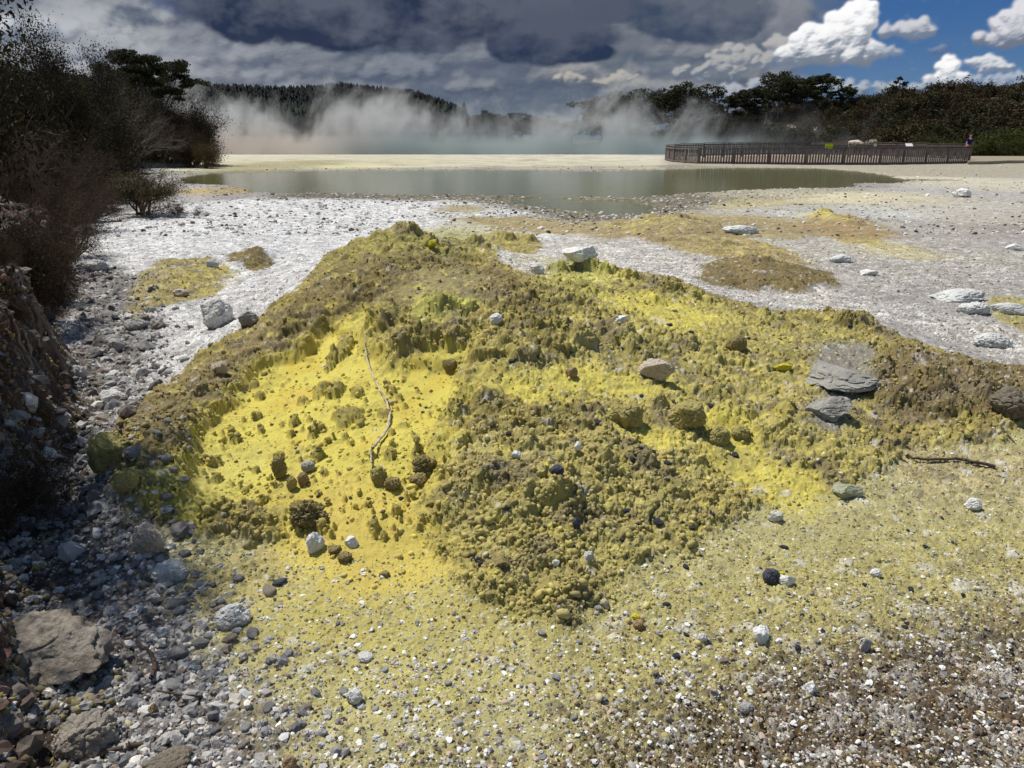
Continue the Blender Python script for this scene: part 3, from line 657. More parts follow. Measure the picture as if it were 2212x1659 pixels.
S(1114,982,24,18,'white','white stone on the left flank of the front lobe', cuts=12)
S(1203,1022,34,22,'dark','dark slate lump embedded at the top of the round clod')
S(1245,1136,20,28,'dark','blue grey oval pebble in front of the lobe', cuts=2)
S(1200,1218,20,16,'white','small white chip at the foot of the lobe')
S(1273,1202,26,24,'pale','rough pale stone at the foot of the lobe', rough=.14)
S(1084,1212,36,24,'brown','brown angular stone among slate chips', cuts=14)
S(603,1259,30,15,'dark','black flat stone on the pale yellow sand', cuts=12)
S(720,1190,34,18,'brown','brown broken stone by the knobbly white one', cuts=12)
S(745,1205,34,20,'brown','crumbly brown lump under the notched white stone', rough=.16)
S(830,1240,26,14,'brown','dark reddish stone on the yellow sand', cuts=12)
S(1380,1350,26,22,'tan','brown lump with a yellow neighbour on the olive gravel', rough=.1)
S(1374,1334,20,10,'yellow','yellow sulphur crumb behind the brown lump', name='sulphur_crumb', cat='crumb', rough=.16)
S(1690,1240,14,10,'yellow','yellow sulphur crumb near the bright white stone', name='sulphur_crumb', cat='crumb', rough=.16)
S(1690,797,40,18,'yellow','sharp lemon yellow shard on the right slope', name='sulphur_crumb', cat='crumb', cuts=12, deep=.4)
S(934,529,22,18,'yellow','bright lemon sulphur lump by the mound summit', name='sulphur_crumb', cat='crumb', rough=.2)
S(625,1650,34,30,'tan','brown gold lump at the near edge of the sand', rough=.1)
S(765,1508,36,30,'pale','pale ridged stone on the nearest yellow gravel', rough=.06)
S(790,1421,38,16,'pale','flat pale stone on the yellow gravel', cuts=10)
S(237,980,92,84,'olive','big olive boulder half in the shade of the gully','boulder','boulder', sub=5, rough=.05)
S(272,1048,60,44,'olive','smaller olive boulder below the big shaded one','boulder','boulder', rough=.08)
S(162,800,44,30,'grey','rounded grey rock deep in the shaded gully','boulder','boulder', cuts=5)
S(250,745,40,28,'grey','grey rock in the upper gully','boulder','boulder')
S(290,700,50,26,'grey','dark flat rock in the upper gully','boulder','boulder')
S(205,575,52,26,'pale','pale boulder at the head of the gully','boulder','boulder')
S(55,1380,380,170,'bank','large smooth brown rock lying at the near bank','boulder','boulder', sub=5, rough=.08, lump=.2, cuts=14, deep=.7, sink=.36, rz=-.5, flat_=.75)
S(180,1590,140,90,'bank','crumbly grey rock at the near corner of the bank','boulder','boulder', sub=5, rough=.1, lump=.2)
S(360,1650,110,40,'soil','flat buff crust piece at the bottom edge','slab','slab', rough=.08)
S(500,1330,76,50,'pale','cracked pale rock between cobbles and yellow sand','boulder','boulder', rough=.08)
S(330,1535,26,30,'tan','brown angular stone among grey cobbles', cuts=14)

# look-alike stones that stand out one by one
PROTO = {}
def proto(kind, i, sub=2):
    key = (kind, i)
    if key not in PROTO:
        V, T = rock_verts(3000 + i * 7 + len(kind), 3, 9 if kind != 'clod' else 3, .05 if kind != 'clod' else .2, .15)
        V = V / np.abs(V).max(0) * np.array([1, .75, .55 if kind != 'clod' else .9]); me = new_mesh(kind, V, tris=T); PROTO[key] = me
    return PROTO[key]
def many(n, region, name, mats, r0, r1, label, cat, group, kind='stone', seed=1, px_rng=None):
    r = random.Random(seed); c = 0
    for _ in range(n * 12):
        if c >= n: break
        px = r.uniform(region[0], region[2]); py = r.uniform(region[1], region[3])
        x, y, z = hit(px, py)
        if px_rng is not None and sample(px_rng, x, y) < .5: continue
        m = r.choice(mats); me = proto(kind + '_' + m, r.randrange(4))
        if not me.materials: me.materials.append(K[m])
        o = bpy.data.objects.new(name, me); COL.objects.link(o); s = r0 + (r1 - r0) * r.random() ** 2.2
        o.scale = (s, s, s); o.location = (x, y, z + s * .2); o.rotation_euler = (r.uniform(-.3, .3), r.uniform(-.3, .3), r.uniform(0, 6.3))
        tag(o, label, cat, group); c += 1
many(60, (1000, 640, 1850, 1230), 'slate_chip', ['dark'], .010, .026, 'dark blue grey slate chip lying on the yellow crust', 'stone', 'slate chips on the mound', seed=11, px_rng=MOUND)
many(30, (1400, 1100, 2100, 1450), 'slate_chip', ['dark'], .008, .018, 'dark slate chip on the olive gravel before the mound', 'stone', 'slate chips on the olive gravel', seed=12)
many(34, (640, 1300, 1300, 1640), 'white_stone', ['white', 'pale'], .008, .018, 'small pale stone on the nearest yellow gravel', 'stone', 'pale stones on the yellow gravel', seed=13)
many(30, (1350, 1350, 2200, 1640), 'white_stone', ['white', 'pale', 'warm'], .006, .015, 'small pale stone on the brown pebble ground', 'stone', 'pale stones on the brown pebbles', seed=14)
many(84, (150, 650, 420, 1500), 'cobble', ['grey', 'grey', 'pale'], .016, .042, 'rounded grey cobble in the stony gully', 'stone', 'cobbles in the gully', seed=15)
many(26, (300, 1250, 640, 1640), 'cobble', ['pale', 'grey', 'warm'], .018, .034, 'pale cobble at the near end of the gully', 'stone', 'cobbles by the yellow sand', seed=16)
many(18, (430, 800, 950, 1150), 'slate_chip', ['dark'], .008, .015, 'dark slate chip in the bright yellow hollow', 'stone', 'slate chips in the yellow hollow', seed=18, px_rng=SCOOP)
many(46, (430, 780, 950, 1170), 'crust_crumb', ['brown', 'olive', 'brown'], .008, .024, 'little brown crust clod sticking up from the bright yellow hollow', 'clod', 'clods in the yellow hollow', kind='clod', seed=17, px_rng=SCOOP)
print('stones', time.time() - T0)

# gravel nobody could count
def gravel(name, n, dens, rad, pal, seed, flat_=(.45, .9), sub=0, lim=(0, 60), blend=0.):
    r = np.random.default_rng(seed)
    k0, k1 = rows(lim[0]) if lim[0] > 1 else 0, rows(lim[1])
    ri = r.uniform(k0, k1 - 2, n * 3); ci = r.uniform(0, NC - 2, n * 3); i = ri.astype(int); j = ci.astype(int)
    ok = r.random(n * 3) < dens[i, j]; i = i[ok][:n]; j = j[ok][:n]; ri = ri[ok][:n]; ci = ci[ok][:n]; n = len(i)
    P = VV.reshape(NR, NC, 3); fr = (ri - i)[:, None]; fc = (ci - j)[:, None]
    pos = (P[i, j] * (1 - fr) + P[i + 1, j] * fr) * (1 - fc) + P[i, j + 1] * fc * 1.0
    pos = (P[i, j] * (1 - fr) + P[i + 1, j] * fr) + (P[i, j + 1] - P[i, j]) * fc
    D = depth(pos[:, 1]); s = rad[0] * (rad[1] / rad[0]) ** (r.random(n) ** 2.6); s = np.maximum(s, D / 741 * .42)
    tv = []; 
    for t in range(10):
        V, T = ICO[1] if sub == 0 else ICO[2]; V = V * (1 + .2 * r.normal(size=(len(V), 1)))
        tv.append(V)
    tv = np.array(tv); k = r.integers(0, 10, n); B = tv[k] * s[:, None, None]
    B[:, :, 0] *= r.uniform(.7, 1.3, n)[:, None]; B[:, :, 2] *= r.uniform(*flat_, n)[:, None]
    a = r.uniform(0, 6.28, n); ca, sa = np.cos(a)[:, None], np.sin(a)[:, None]; tl = r.normal(0, .25, n)[:, None]
    X = B[:, :, 0] * ca - B[:, :, 1] * sa; Y = B[:, :, 0] * sa + B[:, :, 1] * ca; Z = B[:, :, 2] + X * tl
    W = np.stack([X, Y, Z], -1) + pos[:, None]; W[:, :, 2] += (s * .12)[:, None]
    nv = B.shape[1]; TT = (T[None] + (np.arange(n) * nv)[:, None, None]).reshape(-1, 3)
    pal = np.array(pal); pc = pal[r.integers(0, len(pal), n)] * r.uniform(.75, 1.15, (n, 1))
    if blend: pc = pc * (1 - blend) + ALB[i, j] * blend * r.uniform(.8, 1.2, (n, 1))
    me = new_mesh(name, W.reshape(-1, 3), tris=TT); col_attr(me, np.repeat(pc, nv, 0))
    if 'cru' not in name: flat(me)
    return tag(link(name, me, M_STONE), kind='stuff')
near_dry = (1 - smooth(.05, .2, PM)) * (YY > 0)
GUL = poly([(-300,1700),(-300,1050),(100,900),(150,760),(180,560),(330,600),(360,760),(290,900),(240,1060),(330,1170),(470,1300),(540,1500),(620,1700)], .25)
WH = np.clip((ALB.mean(-1) - .3) * 4, 0, 1) * PEB
P_W = [lin(220,218,214), lin(206,204,200), lin(200,198,194), lin(180,176,170), lin(166,160,152), lin(222,214,200)]
P_G = [lin(150,148,146), lin(132,130,128), lin(170,166,160), lin(116,112,110), lin(190,186,180), lin(128,116,104)]
P_M = [lin(222,220,214), lin(190,182,162), lin(108,90,68), lin(84,70,56), lin(128,110,86), lin(150,132,98), lin(112,92,68), lin(96,80,62), lin(188,176,122), lin(140,128,108), lin(92,86,82), lin(122,104,80), lin(168,158,130)]
P_O = [lin(196,186,120), lin(180,170,112), lin(160,150,104), lin(204,194,140), lin(132,124,92), lin(206,200,170), lin(112,110,104), lin(186,174,100)]
P_Y = [lin(198,185,112), lin(182,168,98), lin(160,146,88), lin(208,196,112), lin(140,124,80), lin(170,156,106)]
gravel('gully_gravel', 34000, np.clip(GUL + BANK * .3, 0, 1) * near_dry * (YY < 14) * smooth(-.35, .1, N1 + N0 * .5), (.0035, .022), P_G + P_G + P_W[3:], 21, (.5, 1), 1, (1, 14))
gravel('pale_gravel', 34000, np.clip(PEB * (1 - FAN) * (1 - MOUND) * near_dry * (1 - WET), 0, 1) * (CRU < .3) * (1 - .8 * GUL) * (1 - .85 * blob(1950, 560, 620, 170, .4)), (.005, .019), P_W, 22, lim=(1, 30))
LOW = smooth(2.5, 1.9, YY)
gravel('mixed_gravel', 30000, np.clip(FAN * PEB * (1 - MOUND), 0, 1) * LOW, (.0025, .008), P_M, 23, lim=(1, 3))
gravel('olive_gravel', 26000, np.clip(FAN * (.3 + PEB) * (1 - MOUND), 0, 1) * (1 - LOW), (.0025, .008), P_O, 28, (.6, 1), lim=(1.8, 6))
gravel('crust_crumbs', 150000, np.clip((CRU + CUT * .3) * (.28 * smooth(-.35, .1, N1 + N2 * .4) + .9 * STEEP), 0, 1), (.0028, .016), P_Y, 24, (.8, 1.15), lim=(1, 12), blend=.6)
RG = blob(1950, 560, 620, 170, .4)
gravel('grey_gravel', 14000, RG * (CRU < .3) * near_dry * (1 - MOUND) * (.25 + PEB), (.006, .018), P_G + P_W[3:] + [lin(196, 192, 186), lin(150, 138, 120)], 29, lim=(4, 30))
gravel('crust_clods', 9000, np.clip(CRU * (.5 * smooth(-.1, .25, N1 + N0 * .5) + .7 * STEEP) * (YY < 7.5), 0, 1), (.005, .022), P_Y, 30, (.7, 1.1), 1, (1, 10), blend=.7)
gravel('bank_debris', 22000, BANK * (YY < 10) * (YY > 1.2), (.008, .045), [lin(96,84,74), lin(84,68,60), lin(120,110,100), lin(100,70,60), lin(74,62,54), lin(140,132,124)], 31, (.4, 1), 1, (1, 10), blend=.4)
gravel('gully_stones', 5200, GUL * smooth(2.4, 3.2, YY), (.011, .06), P_G + [lin(104, 98, 94), lin(92, 88, 86)], 32, (.5, 1), 1, (2.4, 13))
gravel('shore_gravel', 7000, np.clip(WET + PEB * .5, 0, 1) * (1 - smooth(.0, .3, PM) * .9), (.02, .06), P_W + P_M[:4], 25, lim=(13, 50))
gravel('fan_gravel', 6500, FAN * (1 - MOUND) * (.3 + .6 * LOW), (.003, .010), P_W[:5] + P_W[:1] + [lin(240,238,232), lin(240,238,232), lin(190,166,148), lin(120,118,122)], 26, (.45, .9), 1, lim=(1, 4.5))
gravel('hollow_crumbs', 5000, SCOOP, (.0025, .007), [lin(210,194,98), lin(186,170,96), lin(160,144,90), lin(224,208,110)], 27, (.8, 1), lim=(1, 6), blend=.5)
print('gravel', time.time() - T0)

# ------------------------------------------------------------------ sticks and plants
M_BARKPALE = material('bleached_bark', lin(196, 186, 168), nscale=30, hue=lin(120, 100, 84)); M_BARKDK = material('dark_bark', lin(92, 76, 64), nscale=20, hue=lin(58, 46, 40))
def tubes(segs, sides=3):
    S_ = np.array([[*a, *b, r0, r1] for a, b, r0, r1 in segs], float); A = S_[:, :3]; B = S_[:, 3:6]
    d = B - A; L = np.linalg.norm(d, axis=1, keepdims=True) + 1e-9; d /= L
    up = np.where(np.abs(d[:, 2:3]) > .9, [[1., 0, 0]], [[0, 0, 1.]]); e1 = np.cross(d, up); e1 /= np.linalg.norm(e1, axis=1, keepdims=True); e2 = np.cross(d, e1)
    an = np.arange(sides) * 2 * np.pi / sides; c = np.cos(an)[None, :, None]; s = np.sin(an)[None, :, None]
    ring = e1[:, None] * c + e2[:, None] * s
    V = np.concatenate([A[:, None] + ring * S_[:, 6, None, None], B[:, None] + d[:, None] * L[:, None] * .02 + ring * S_[:, 7, None, None]], 1)
    k = np.arange(sides); k2 = (k + 1) % sides; q = np.stack([k, k2, k2 + sides, k + sides], -1)
    Q_ = (q[None] + (np.arange(len(S_)) * 2 * sides)[:, None, None]).reshape(-1, 4)
    return V.reshape(-1, 3), Q_
def stick(name, pts, r, mat, label, cat='stick', lift=.012, extra=()):
    P3 = []
    for p in pts:
        x, y, z = hit(p[0], p[1]); P3.append([x, y, z + lift])
    P3 = np.array(P3); dn = []
    t = np.linspace(0, len(P3) - 1, len(P3) * 4); i = np.clip(t.astype(int), 0, len(P3) - 2); fr = (t - i)[:, None]
    Q3 = P3[i] * (1 - fr) + P3[i + 1] * fr; Q3[1:-1] = (Q3[:-2] + Q3[1:-1] * 2 + Q3[2:]) / 4
    Q3 += np.random.default_rng(len(pts)).normal(0, r * .25, Q3.shape)
    segs = [(Q3[a], Q3[a + 1], r[0] + (r[1] - r[0]) * a / len(Q3), r[0] + (r[1] - r[0]) * (a + 1) / len(Q3)) for a in range(len(Q3) - 1)] if isinstance(r, tuple) else None
    V, Q_ = tubes(segs, 7); o = link(name, new_mesh(name, V, quads=Q_), mat); tag(o, label, cat); return o
class _T(tuple):
    def __mul__(s, k): return max(s) * k
stick('branch', [(788,722),(790,772),(800,805),(818,845),(838,880),(843,905),(836,940),(818,962),(804,978)], _T((.0035, .008)), M_BARKPALE, 'bleached thin branch lying down the yellow hollow', 'branch', .02)
stick('branch', [(843,882),(852,880)], _T((.004, .006)), M_BARKPALE, 'broken stub beside the bend of the bleached branch', 'branch', .03)
stick('branch', [(804,976),(801,990),(803,1006)], _T((.006, .004)), M_BARKPALE, 'grey broken branch end below the bleached branch', 'branch', .015)
stick('branch', [(1956,991),(1975,998),(2020,999),(2070,998),(2100,1004),(2148,1013)], _T((.006, .009)), M_BARKDK, 'dark brown bent branch on the yellow grey gravel', 'branch', .012)
stick('twig', [(1792,1400),(1830,1394),(1862,1384)], _T((.0012, .002)), M_BARKDK, 'thin black twig pointing at the grey oval stone', 'twig', .008)
stick('twig', [(298,1400),(330,1425),(338,1450),(330,1475)], _T((.006, .008)), M_BARKDK, 'short dark forked stick among the gully cobbles', 'twig', .02)
stick('twig', [(340,1500),(400,1510),(440,1515)], _T((.003, .004)), M_BARKDK, 'thin dark stick lying on pale cobbles', 'twig', .014)
stick('twig', [(180,1640),(260,1628),(310,1618)], _T((.006, .008)), M_BARKDK, 'dark stick at the near corner of the gully', 'twig', .014)
stick('twig', [(1756,1500),(1770,1506),(1790,1512)], _T((.002, .002)), M_BARKDK, 'brown twig beside the cracked white stone', 'twig', .006)
stick('twig', [(2150,905),(2165,930),(2190,960)], _T((.003, .003)), M_BARKDK, 'thin dark twig under the round boulder', 'twig', .01)

def foliage_mat(name, c1, c2, c3=None):
    m = bpy.data.materials.new(name); m.use_nodes = True; nt = m.node_tree; b = nt.nodes['Principled BSDF']
    tc = nt.nodes.new('ShaderNodeTexCoord').outputs['Object']; oi = nt.nodes.new('ShaderNodeObjectInfo').outputs['Random']
    a = nt.nodes.new('ShaderNodeAttribute'); a.attribute_name = 'tint'
    n = noise(nt, tc, 3.0, 5, .7); c = mixrgb(nt, n.sm(.35, .65), c1, c2)
    c = mixrgb(nt, E(nt, oi) * .6, c, c3 if c3 is not None else c2); c = mixrgb(nt, 1.0, c, a.outputs['Color'], 'MULTIPLY')
    nt.links.new(c, b.inputs['Base Color']); b.inputs['Roughness'].default_value = .8; b.inputs['Specular IOR Level'].default_value = .15
    tr = nt.nodes.new('ShaderNodeBsdfTranslucent'); nt.links.new(c, tr.inputs[0]); mx = nt.nodes.new('ShaderNodeMixShader'); mx.inputs[0].default_value = .12
    nt.links.new(b.outputs[0], mx.inputs[1]); nt.links.new(tr.outputs[0], mx.inputs[2]); nt.links.new(mx.outputs[0], nt.nodes['Material Output'].inputs[0]); return m
F_BROWN = foliage_mat('brown_scrub', lin(64, 50, 36), lin(74, 66, 38), lin(62, 48, 42)); F_DARK = foliage_mat('dark_leaves', lin(54, 58, 34), lin(70, 74, 38), lin(60, 56, 42))
F_TH = foliage_mat('thicket_leaves', lin(52, 46, 32), lin(58, 54, 32), lin(48, 42, 34)); F_OLIVE = foliage_mat('olive_leaves', lin(86, 84, 40), lin(98, 74, 42), lin(70, 66, 40)); F_GREEN = foliage_mat('green_leaves', lin(64, 74, 30), lin(80, 84, 36), lin(58, 64, 32))
F_PINE = foliage_mat('pine_needles', lin(15, 20, 24), lin(20, 26, 26), lin(12, 16, 20)); F_HEATH = foliage_mat('heath_leaves', lin(66, 56, 38), lin(66, 68, 36), lin(74, 56, 44))
def leaves(P, size, seed, up=.0):
    r = np.random.default_rng(seed); n = len(P); a = r.normal(size=(n, 3)); a[:, 2] += up; a /= np.linalg.norm(a, axis=1, keepdims=True)
    b = np.cross(a, r.normal(size=(n, 3))); b /= np.linalg.norm(b, axis=1, keepdims=True); s = size * r.uniform(.6, 1.4, (n, 1))
    V = np.stack([P - a * s, P + b * s * .45, P + a * s, P - b * s * .45], 1).reshape(-1, 3)
    return V, np.arange(n * 4).reshape(-1, 4), np.repeat(r.uniform(.55, 1.35, n), 4)
def grow(seed, stems, L, r0, levels, kids, spread, up=.25, wig=.25, start=(0, 0, 0), shrink=.62, steps=5, base_r=.06):
    rr = random.Random(seed); segs = []; tips = []
    def br(p, d, L, r, lv):
        for s_ in range(steps):
            d = (d + Vector((rr.gauss(0, wig), rr.gauss(0, wig), rr.gauss(0, wig) + up * .3))).normalized(); q = p + d * (L / steps)
            r2 = r * .86; segs.append((tuple(p), tuple(q), r, r2)); p = q; r = r2
            if lv > 0 and s_ > 0:
                for _ in range(kids if rr.random() < .8 else kids - 1):
                    ax = Vector((rr.gauss(0, 1), rr.gauss(0, 1), rr.gauss(0, 1))).normalized(); nd = (d + ax * rr.uniform(.6, 1.1)).normalized(); br(p, nd, L * shrink * rr.uniform(.7, 1.1), r * .62, lv - 1)
            if lv == 0: tips.append(tuple(p))
    for i in range(stems):
        a = rr.uniform(0, 6.28); t = rr.uniform(.2, 1) * spread; d = Vector((math.cos(a) * t, math.sin(a) * t, 1)).normalized()
        br(Vector(start) + Vector((math.cos(a), math.sin(a), 0)) * base_r * rr.random(), d, L * rr.uniform(.75, 1.1), r0, levels)
    return segs, np.array(tips)
def norm_h(segs, tips, extra=None):
    h = max(max(s[1][2] for s in segs), tips[:, 2].max()); k = 1 / h
    return [(tuple(np.array(a) * k), tuple(np.array(b) * k), r * k, r2 * k) for a, b, r, r2 in segs], tips * k
def plant_proto(name, seed, leaf_n, leaf_s, mat, barkmat, stems=7, L=.6, r0=.022, levels=3, kids=2, spread=.9, jitter=.04, label=None, **kw):
    segs, tips = grow(seed, stems, L, r0, levels, kids, spread, **kw); segs, tips = norm_h(segs, tips)
    V, Q_ = tubes(segs, 3); me = new_mesh('stems', V, quads=Q_); me.materials.append(barkmat)
    r = np.random.default_rng(seed + 1); P = tips[r.integers(0, len(tips), leaf_n)] + r.normal(0, jitter, (leaf_n, 3)); P[:, 2] = np.maximum(P[:, 2], .02)
    lv, lq, lc = leaves(P, leaf_s, seed + 2); me2 = new_mesh('foliage', lv, quads=lq); col_attr(me2, lc[:, None]); me2.materials.append(mat)
    return me, me2
def put(name, protos, x, y, z, H, W=1.0, rz=0.0, label='', cat='bush', group=None, parts=('stems', 'foliage')):
    o = empty(name, (x, y, z), rz, (H * W, H * W, H)); tag(o, label, cat, group)
    for nm, me in zip(parts, protos):
        if me is not None: link(nm, me, None, o)
    return o
B_TW = [plant_proto('tw', 40 + i, 6000, .009, F_BROWN, M_BARKDK, stems=9, L=.55, levels=3, kids=2, spread=1.2, jitter=.02, r0=.014) for i in range(3)]
B_DN = [plant_proto('dn', 50 + i, 17000, .0105, F_BROWN, M_BARKDK, stems=9, L=.5, levels=3, kids=2, spread=1.3, jitter=.05, r0=.02) for i in range(3)]
B_OL = [plant_proto('ol', 60 + i, 14000, .011, F_OLIVE, M_BARKDK, stems=9, L=.5, levels=3, kids=2, spread=1.3, jitter=.04, r0=.018) for i in range(2)]
B_GR = [plant_proto('gr', 66 + i, 12000, .024, F_GREEN, M_BARKDK, stems=9, L=.5, levels=3, kids=2, spread=1.4, jitter=.07, r0=.02) for i in range(2)]
M_GREYTW = material('grey_twigs', lin(104, 96, 88), nscale=20)
B_BARE = [plant_proto('ba', 70 + i, 2600, .006, F_BROWN, M_GREYTW, stems=6, L=.6, levels=3, kids=2, spread=.7, jitter=.02, r0=.016) for i in range(2)]
B_BIG = [plant_proto('bg', 80 + i, 60000, .0075, F_TH, M_GREYTW, stems=4, L=.6, levels=3, kids=2, spread=1.0, jitter=.045, r0=.035) for i in range(3)]
def crowned(seed, pads, leaf_n, leaf_s, mat, bark, trunk_h=.55, lean=.1, flat_=.25):
    """trunk with limbs to separate pads of foliage"""
    rr = random.Random(seed); segs = []; P = []; r = np.random.default_rng(seed)
    top = Vector((lean, 0, trunk_h)); p = Vector((0, 0, 0))
    for i in range(6):
        q = Vector((lean * (i + 1) / 6 + rr.gauss(0, .015), rr.gauss(0, .015), trunk_h * (i + 1) / 6)); segs.append((tuple(p), tuple(q), .034 - .003 * i, .031 - .003 * i)); p = q
    for (x, y, z, w, h) in pads:
        c = Vector((x, y, z)); s = Vector((lean * .7, 0, trunk_h * rr.uniform(.55, 1.0))); pp = s; n = 6
        for i in range(n):
            t = (i + 1) / n; q = s.lerp(c, t) + Vector((rr.gauss(0, .02), rr.gauss(0, .02), rr.gauss(0, .01) - .05 * math.sin(t * 3.14))); segs.append((tuple(pp), tuple(q), .014 * (1 - t * .6), .012 * (1 - t * .6))); pp = q
        for _ in range(14):
            e = c + Vector((rr.gauss(0, w * .5), rr.gauss(0, w * .5), rr.gauss(0, h * .4))); segs.append((tuple(c), tuple(e), .005, .002))
        m = int(leaf_n * w * w / sum(q_[3] ** 2 for q_ in pads)); g = r.normal(size=(m, 3)); g /= np.linalg.norm(g, axis=1, keepdims=True); g *= r.random((m, 1)) ** .4
        cl = r.normal(size=(10, 3)) * .55; k = r.integers(0, 10, m)
        P.append(np.array([x, y, z]) + (cl[k] + g * .5) * np.array([w, w, h]))
    P = np.concatenate(P); V, Q_ = tubes(segs, 4); me = new_mesh('trunk', V, quads=Q_); me.materials.append(bark)
    k = 1 / P[:, 2].max(); V *= k; me = new_mesh('trunk', V, quads=Q_); me.materials.append(bark)
    lv, lq, lc = leaves(P * k, leaf_s, seed + 2); me2 = new_mesh('crown', lv, quads=lq); col_attr(me2, lc[:, None]); me2.materials.append(mat)
    return me, me2
T_FLAT = crowned(90, [(.0,.05,.80,.24,.07),(-.2,0,.70,.2,.06),(.42,.05,.80,.18,.06),(.3,-.1,.64,.18,.05),(-.35,0,.80,.22,.06),(-.05,.1,.90,.24,.06),(.3,0,.86,.22,.06),(.55,-.05,.72,.16,.05),(.1,-.1,.72,.2,.05),(-.2,.05,.96,.14,.04)], 24000, .013, F_DARK, M_GREYTW, .5, .05)
def pads(seed, n):
    q = random.Random(seed); o = []
    for i in range(n):
        z = q.uniform(.42, .92); w = .42 * math.sin(min(1, (1.02 - z) / .45) * 1.57) * q.uniform(.5, 1); a = q.uniform(0, 6.28); o.append((w * math.cos(a), w * math.sin(a), z, q.uniform(.12, .2), q.uniform(.07, .12)))
    return o
T_BRD = [crowned(91 + i, pads(91 + i, 13), 9000, .020, F_DARK, M_GREYTW, .55, .03 * i) for i in range(3)]
T_SPARSE = crowned(97, [(-.2,0,.6,.12,.06),(.15,.05,.74,.12,.07),(0,0,.92,.1,.06),(-.14,.1,.82,.1,.05),(.2,-.1,.52,.1,.05)], 2200, .024, F_DARK, M_GREYTW, .8, .02)
def plant(px, y, top, protos, name, label, W=1.0, rz=None, cat='bush', group=None, parts=('stems', 'foliage'), zb=None, sink=.03):
    global _pd
    _pd += 1; rr = random.Random(_pd * 13); x, zt = at_dist(px, top, y); z0 = float(macro(np.array(x), np.array(float(y)))) if zb is None else zb
    p = protos[_pd % len(protos)] if isinstance(protos, list) else protos
    return put(name, p, x, y, z0 - sink, zt - z0 + sink, W, rr.uniform(0, 6.28) if rz is None else rz, label, cat, group, parts)
_pd = 0
TR = ('trunk', 'crown'); G1 = 'brown bushes of the thicket on the bank'
plant(300, 49, 104, T_FLAT, 'flat_topped_tree', 'flat topped dark tree rising above the thicket by the pond', .72, 0.3, 'tree', None, TR)
plant(132, 30, 98, B_BARE, 'bare_shrub', 'thin bare shrub silhouetted on top of the thicket, taller one', .6, cat='shrub')
plant(196, 36, 104, B_BARE, 'bare_shrub', 'bare twiggy shrub between the taller bare one and the flat topped tree', .8, cat='shrub')
plant(240, 40, 150, B_BARE, 'bare_shrub', 'lower bare shrub touching the flat topped tree', .8, cat='shrub')
plant(30, 20, 28, B_BIG, 'thicket_tree', 'big dark tree at the top of the thicket with bare lower limbs', .75, cat='tree', parts=TR)
plant(-50, 22, 10, B_BIG, 'thicket_tree', 'dark tree behind the big one at the edge of view', .8, cat='tree', parts=TR)
plant(75, 24, 90, B_BIG, 'thicket_tree', 'rounded dark tree beside the big one, lower', .8, cat='tree', parts=TR)
plant(438, 45, 300, B_OL, 'bush', 'rusty olive bush at the tip of the thicket over the white spit', .9)
plant(395, 46, 262, B_DN, 'bush', 'dark bush just behind the rusty tip of the thicket', 1.0)
for (px, y, top, w) in [(350,47,235,1),(300,48,225,1),(250,46,215,1),(215,44,205,1),(375,50,190,.9),(330,51,170,.9),(280,52,180,.9),(405,50,225,.9),(215,50,160,.9),(180,42,190,1),(200,38,260,1.1),
                        (150,34,200,1),(110,30,190,1),(175,30,265,1.1),(60,26,190,1),(120,24,250,1.1),(20,22,200,1),(160,22,300,1.1),(80,18,270,1.1),(10,16,230,1.1),(-40,18,200,1.1),(125,17,325,1.1)]:
    plant(px, y, top, B_DN, 'bush', 'dark brown bush in the dense thicket', w, group=G1)
for (px, y, top, w) in [(50,12.5,290,1.0),(110,13.5,310,1.0),(-20,12,270,1.1),(165,15.5,345,.9),(0,9.5,330,1.0),(75,9.5,370,.95),(130,10.5,395,.8)]:
    plant(px, y, top, B_TW + B_DN[:1], 'bush', 'twiggy brown bush at the near side of the thicket', w, group='twiggy near bushes of the thicket')
plant(15, 6.3, 440, B_DN, 'bush', 'dense dark bush on the bank over the rocky foot', .8)
plant(-25, 4.9, 500, B_DN, 'bush', 'dark bush on the bank nearest the edge of view', .8)
plant(40, 6.8, 420, B_TW, 'bush', 'sparse twiggy bush leaning over the gully head', .95)
plant(-50, 5.4, 500, B_TW, 'bush', 'twiggy bush above the pale rock face', .9)
plant(85, 7.6, 450, B_TW, 'bush', 'thin dark bush with white gravel showing through', .9)
plant(0, 4.3, 600, B_DN, 'bush', 'dense dark bush on the bank over the shaded gully', .8)
plant(-10, 3.5, 790, B_DN, 'bush', 'low dark bush hanging over the bank edge', .9)
plant(-60, 2.8, 960, B_DN, 'bush', 'dark bush on the nearest stretch of bank', 1.0)
plant(-40, 4.4, 660, B_TW, 'bush', 'twiggy bush above the earthy rock face', .9)
plant(-60, 3.6, 800, B_TW, 'bush', 'bare twigs reaching over the gully', .9)
plant(60, 3.6, 980, B_OL, 'bush', 'small green brown bush hanging at the foot of the earthy rock face', 1.1)
plant(-40, 3.2, 930, B_TW, 'bush', 'low twiggy bush at the near bank', 1.0)
for (x, y, H) in [(-8.3, 9.2, 2.9), (-6.8, 6.9, 2.9), (-5.4, 5.4, 2.8), (-4.4, 4.5, 2.7), (-3.75, 3.7, 2.5), (-3.2, 3.0, 2.2)]:      # beyond the edge of view: they shade the gully
    o = put('thicket_tree', B_BIG[int(x * 10) % 3], x, y, float(macro(np.array(x), np.array(y))), H, .62, x * 3, 'dark tree overhanging the shaded gully', 'tree', 'trees shading the gully', TR)
def shrub_at(px, base, top, protos, label, W, name='shrub', cat='shrub', rz=0):
    x, y, z = hit(px, base); _, zt = at_dist(px, top, y); p = protos[int(px) % len(protos)]
    return put(name, p, x, y, z - .02, zt - z, W, rz, label, cat)
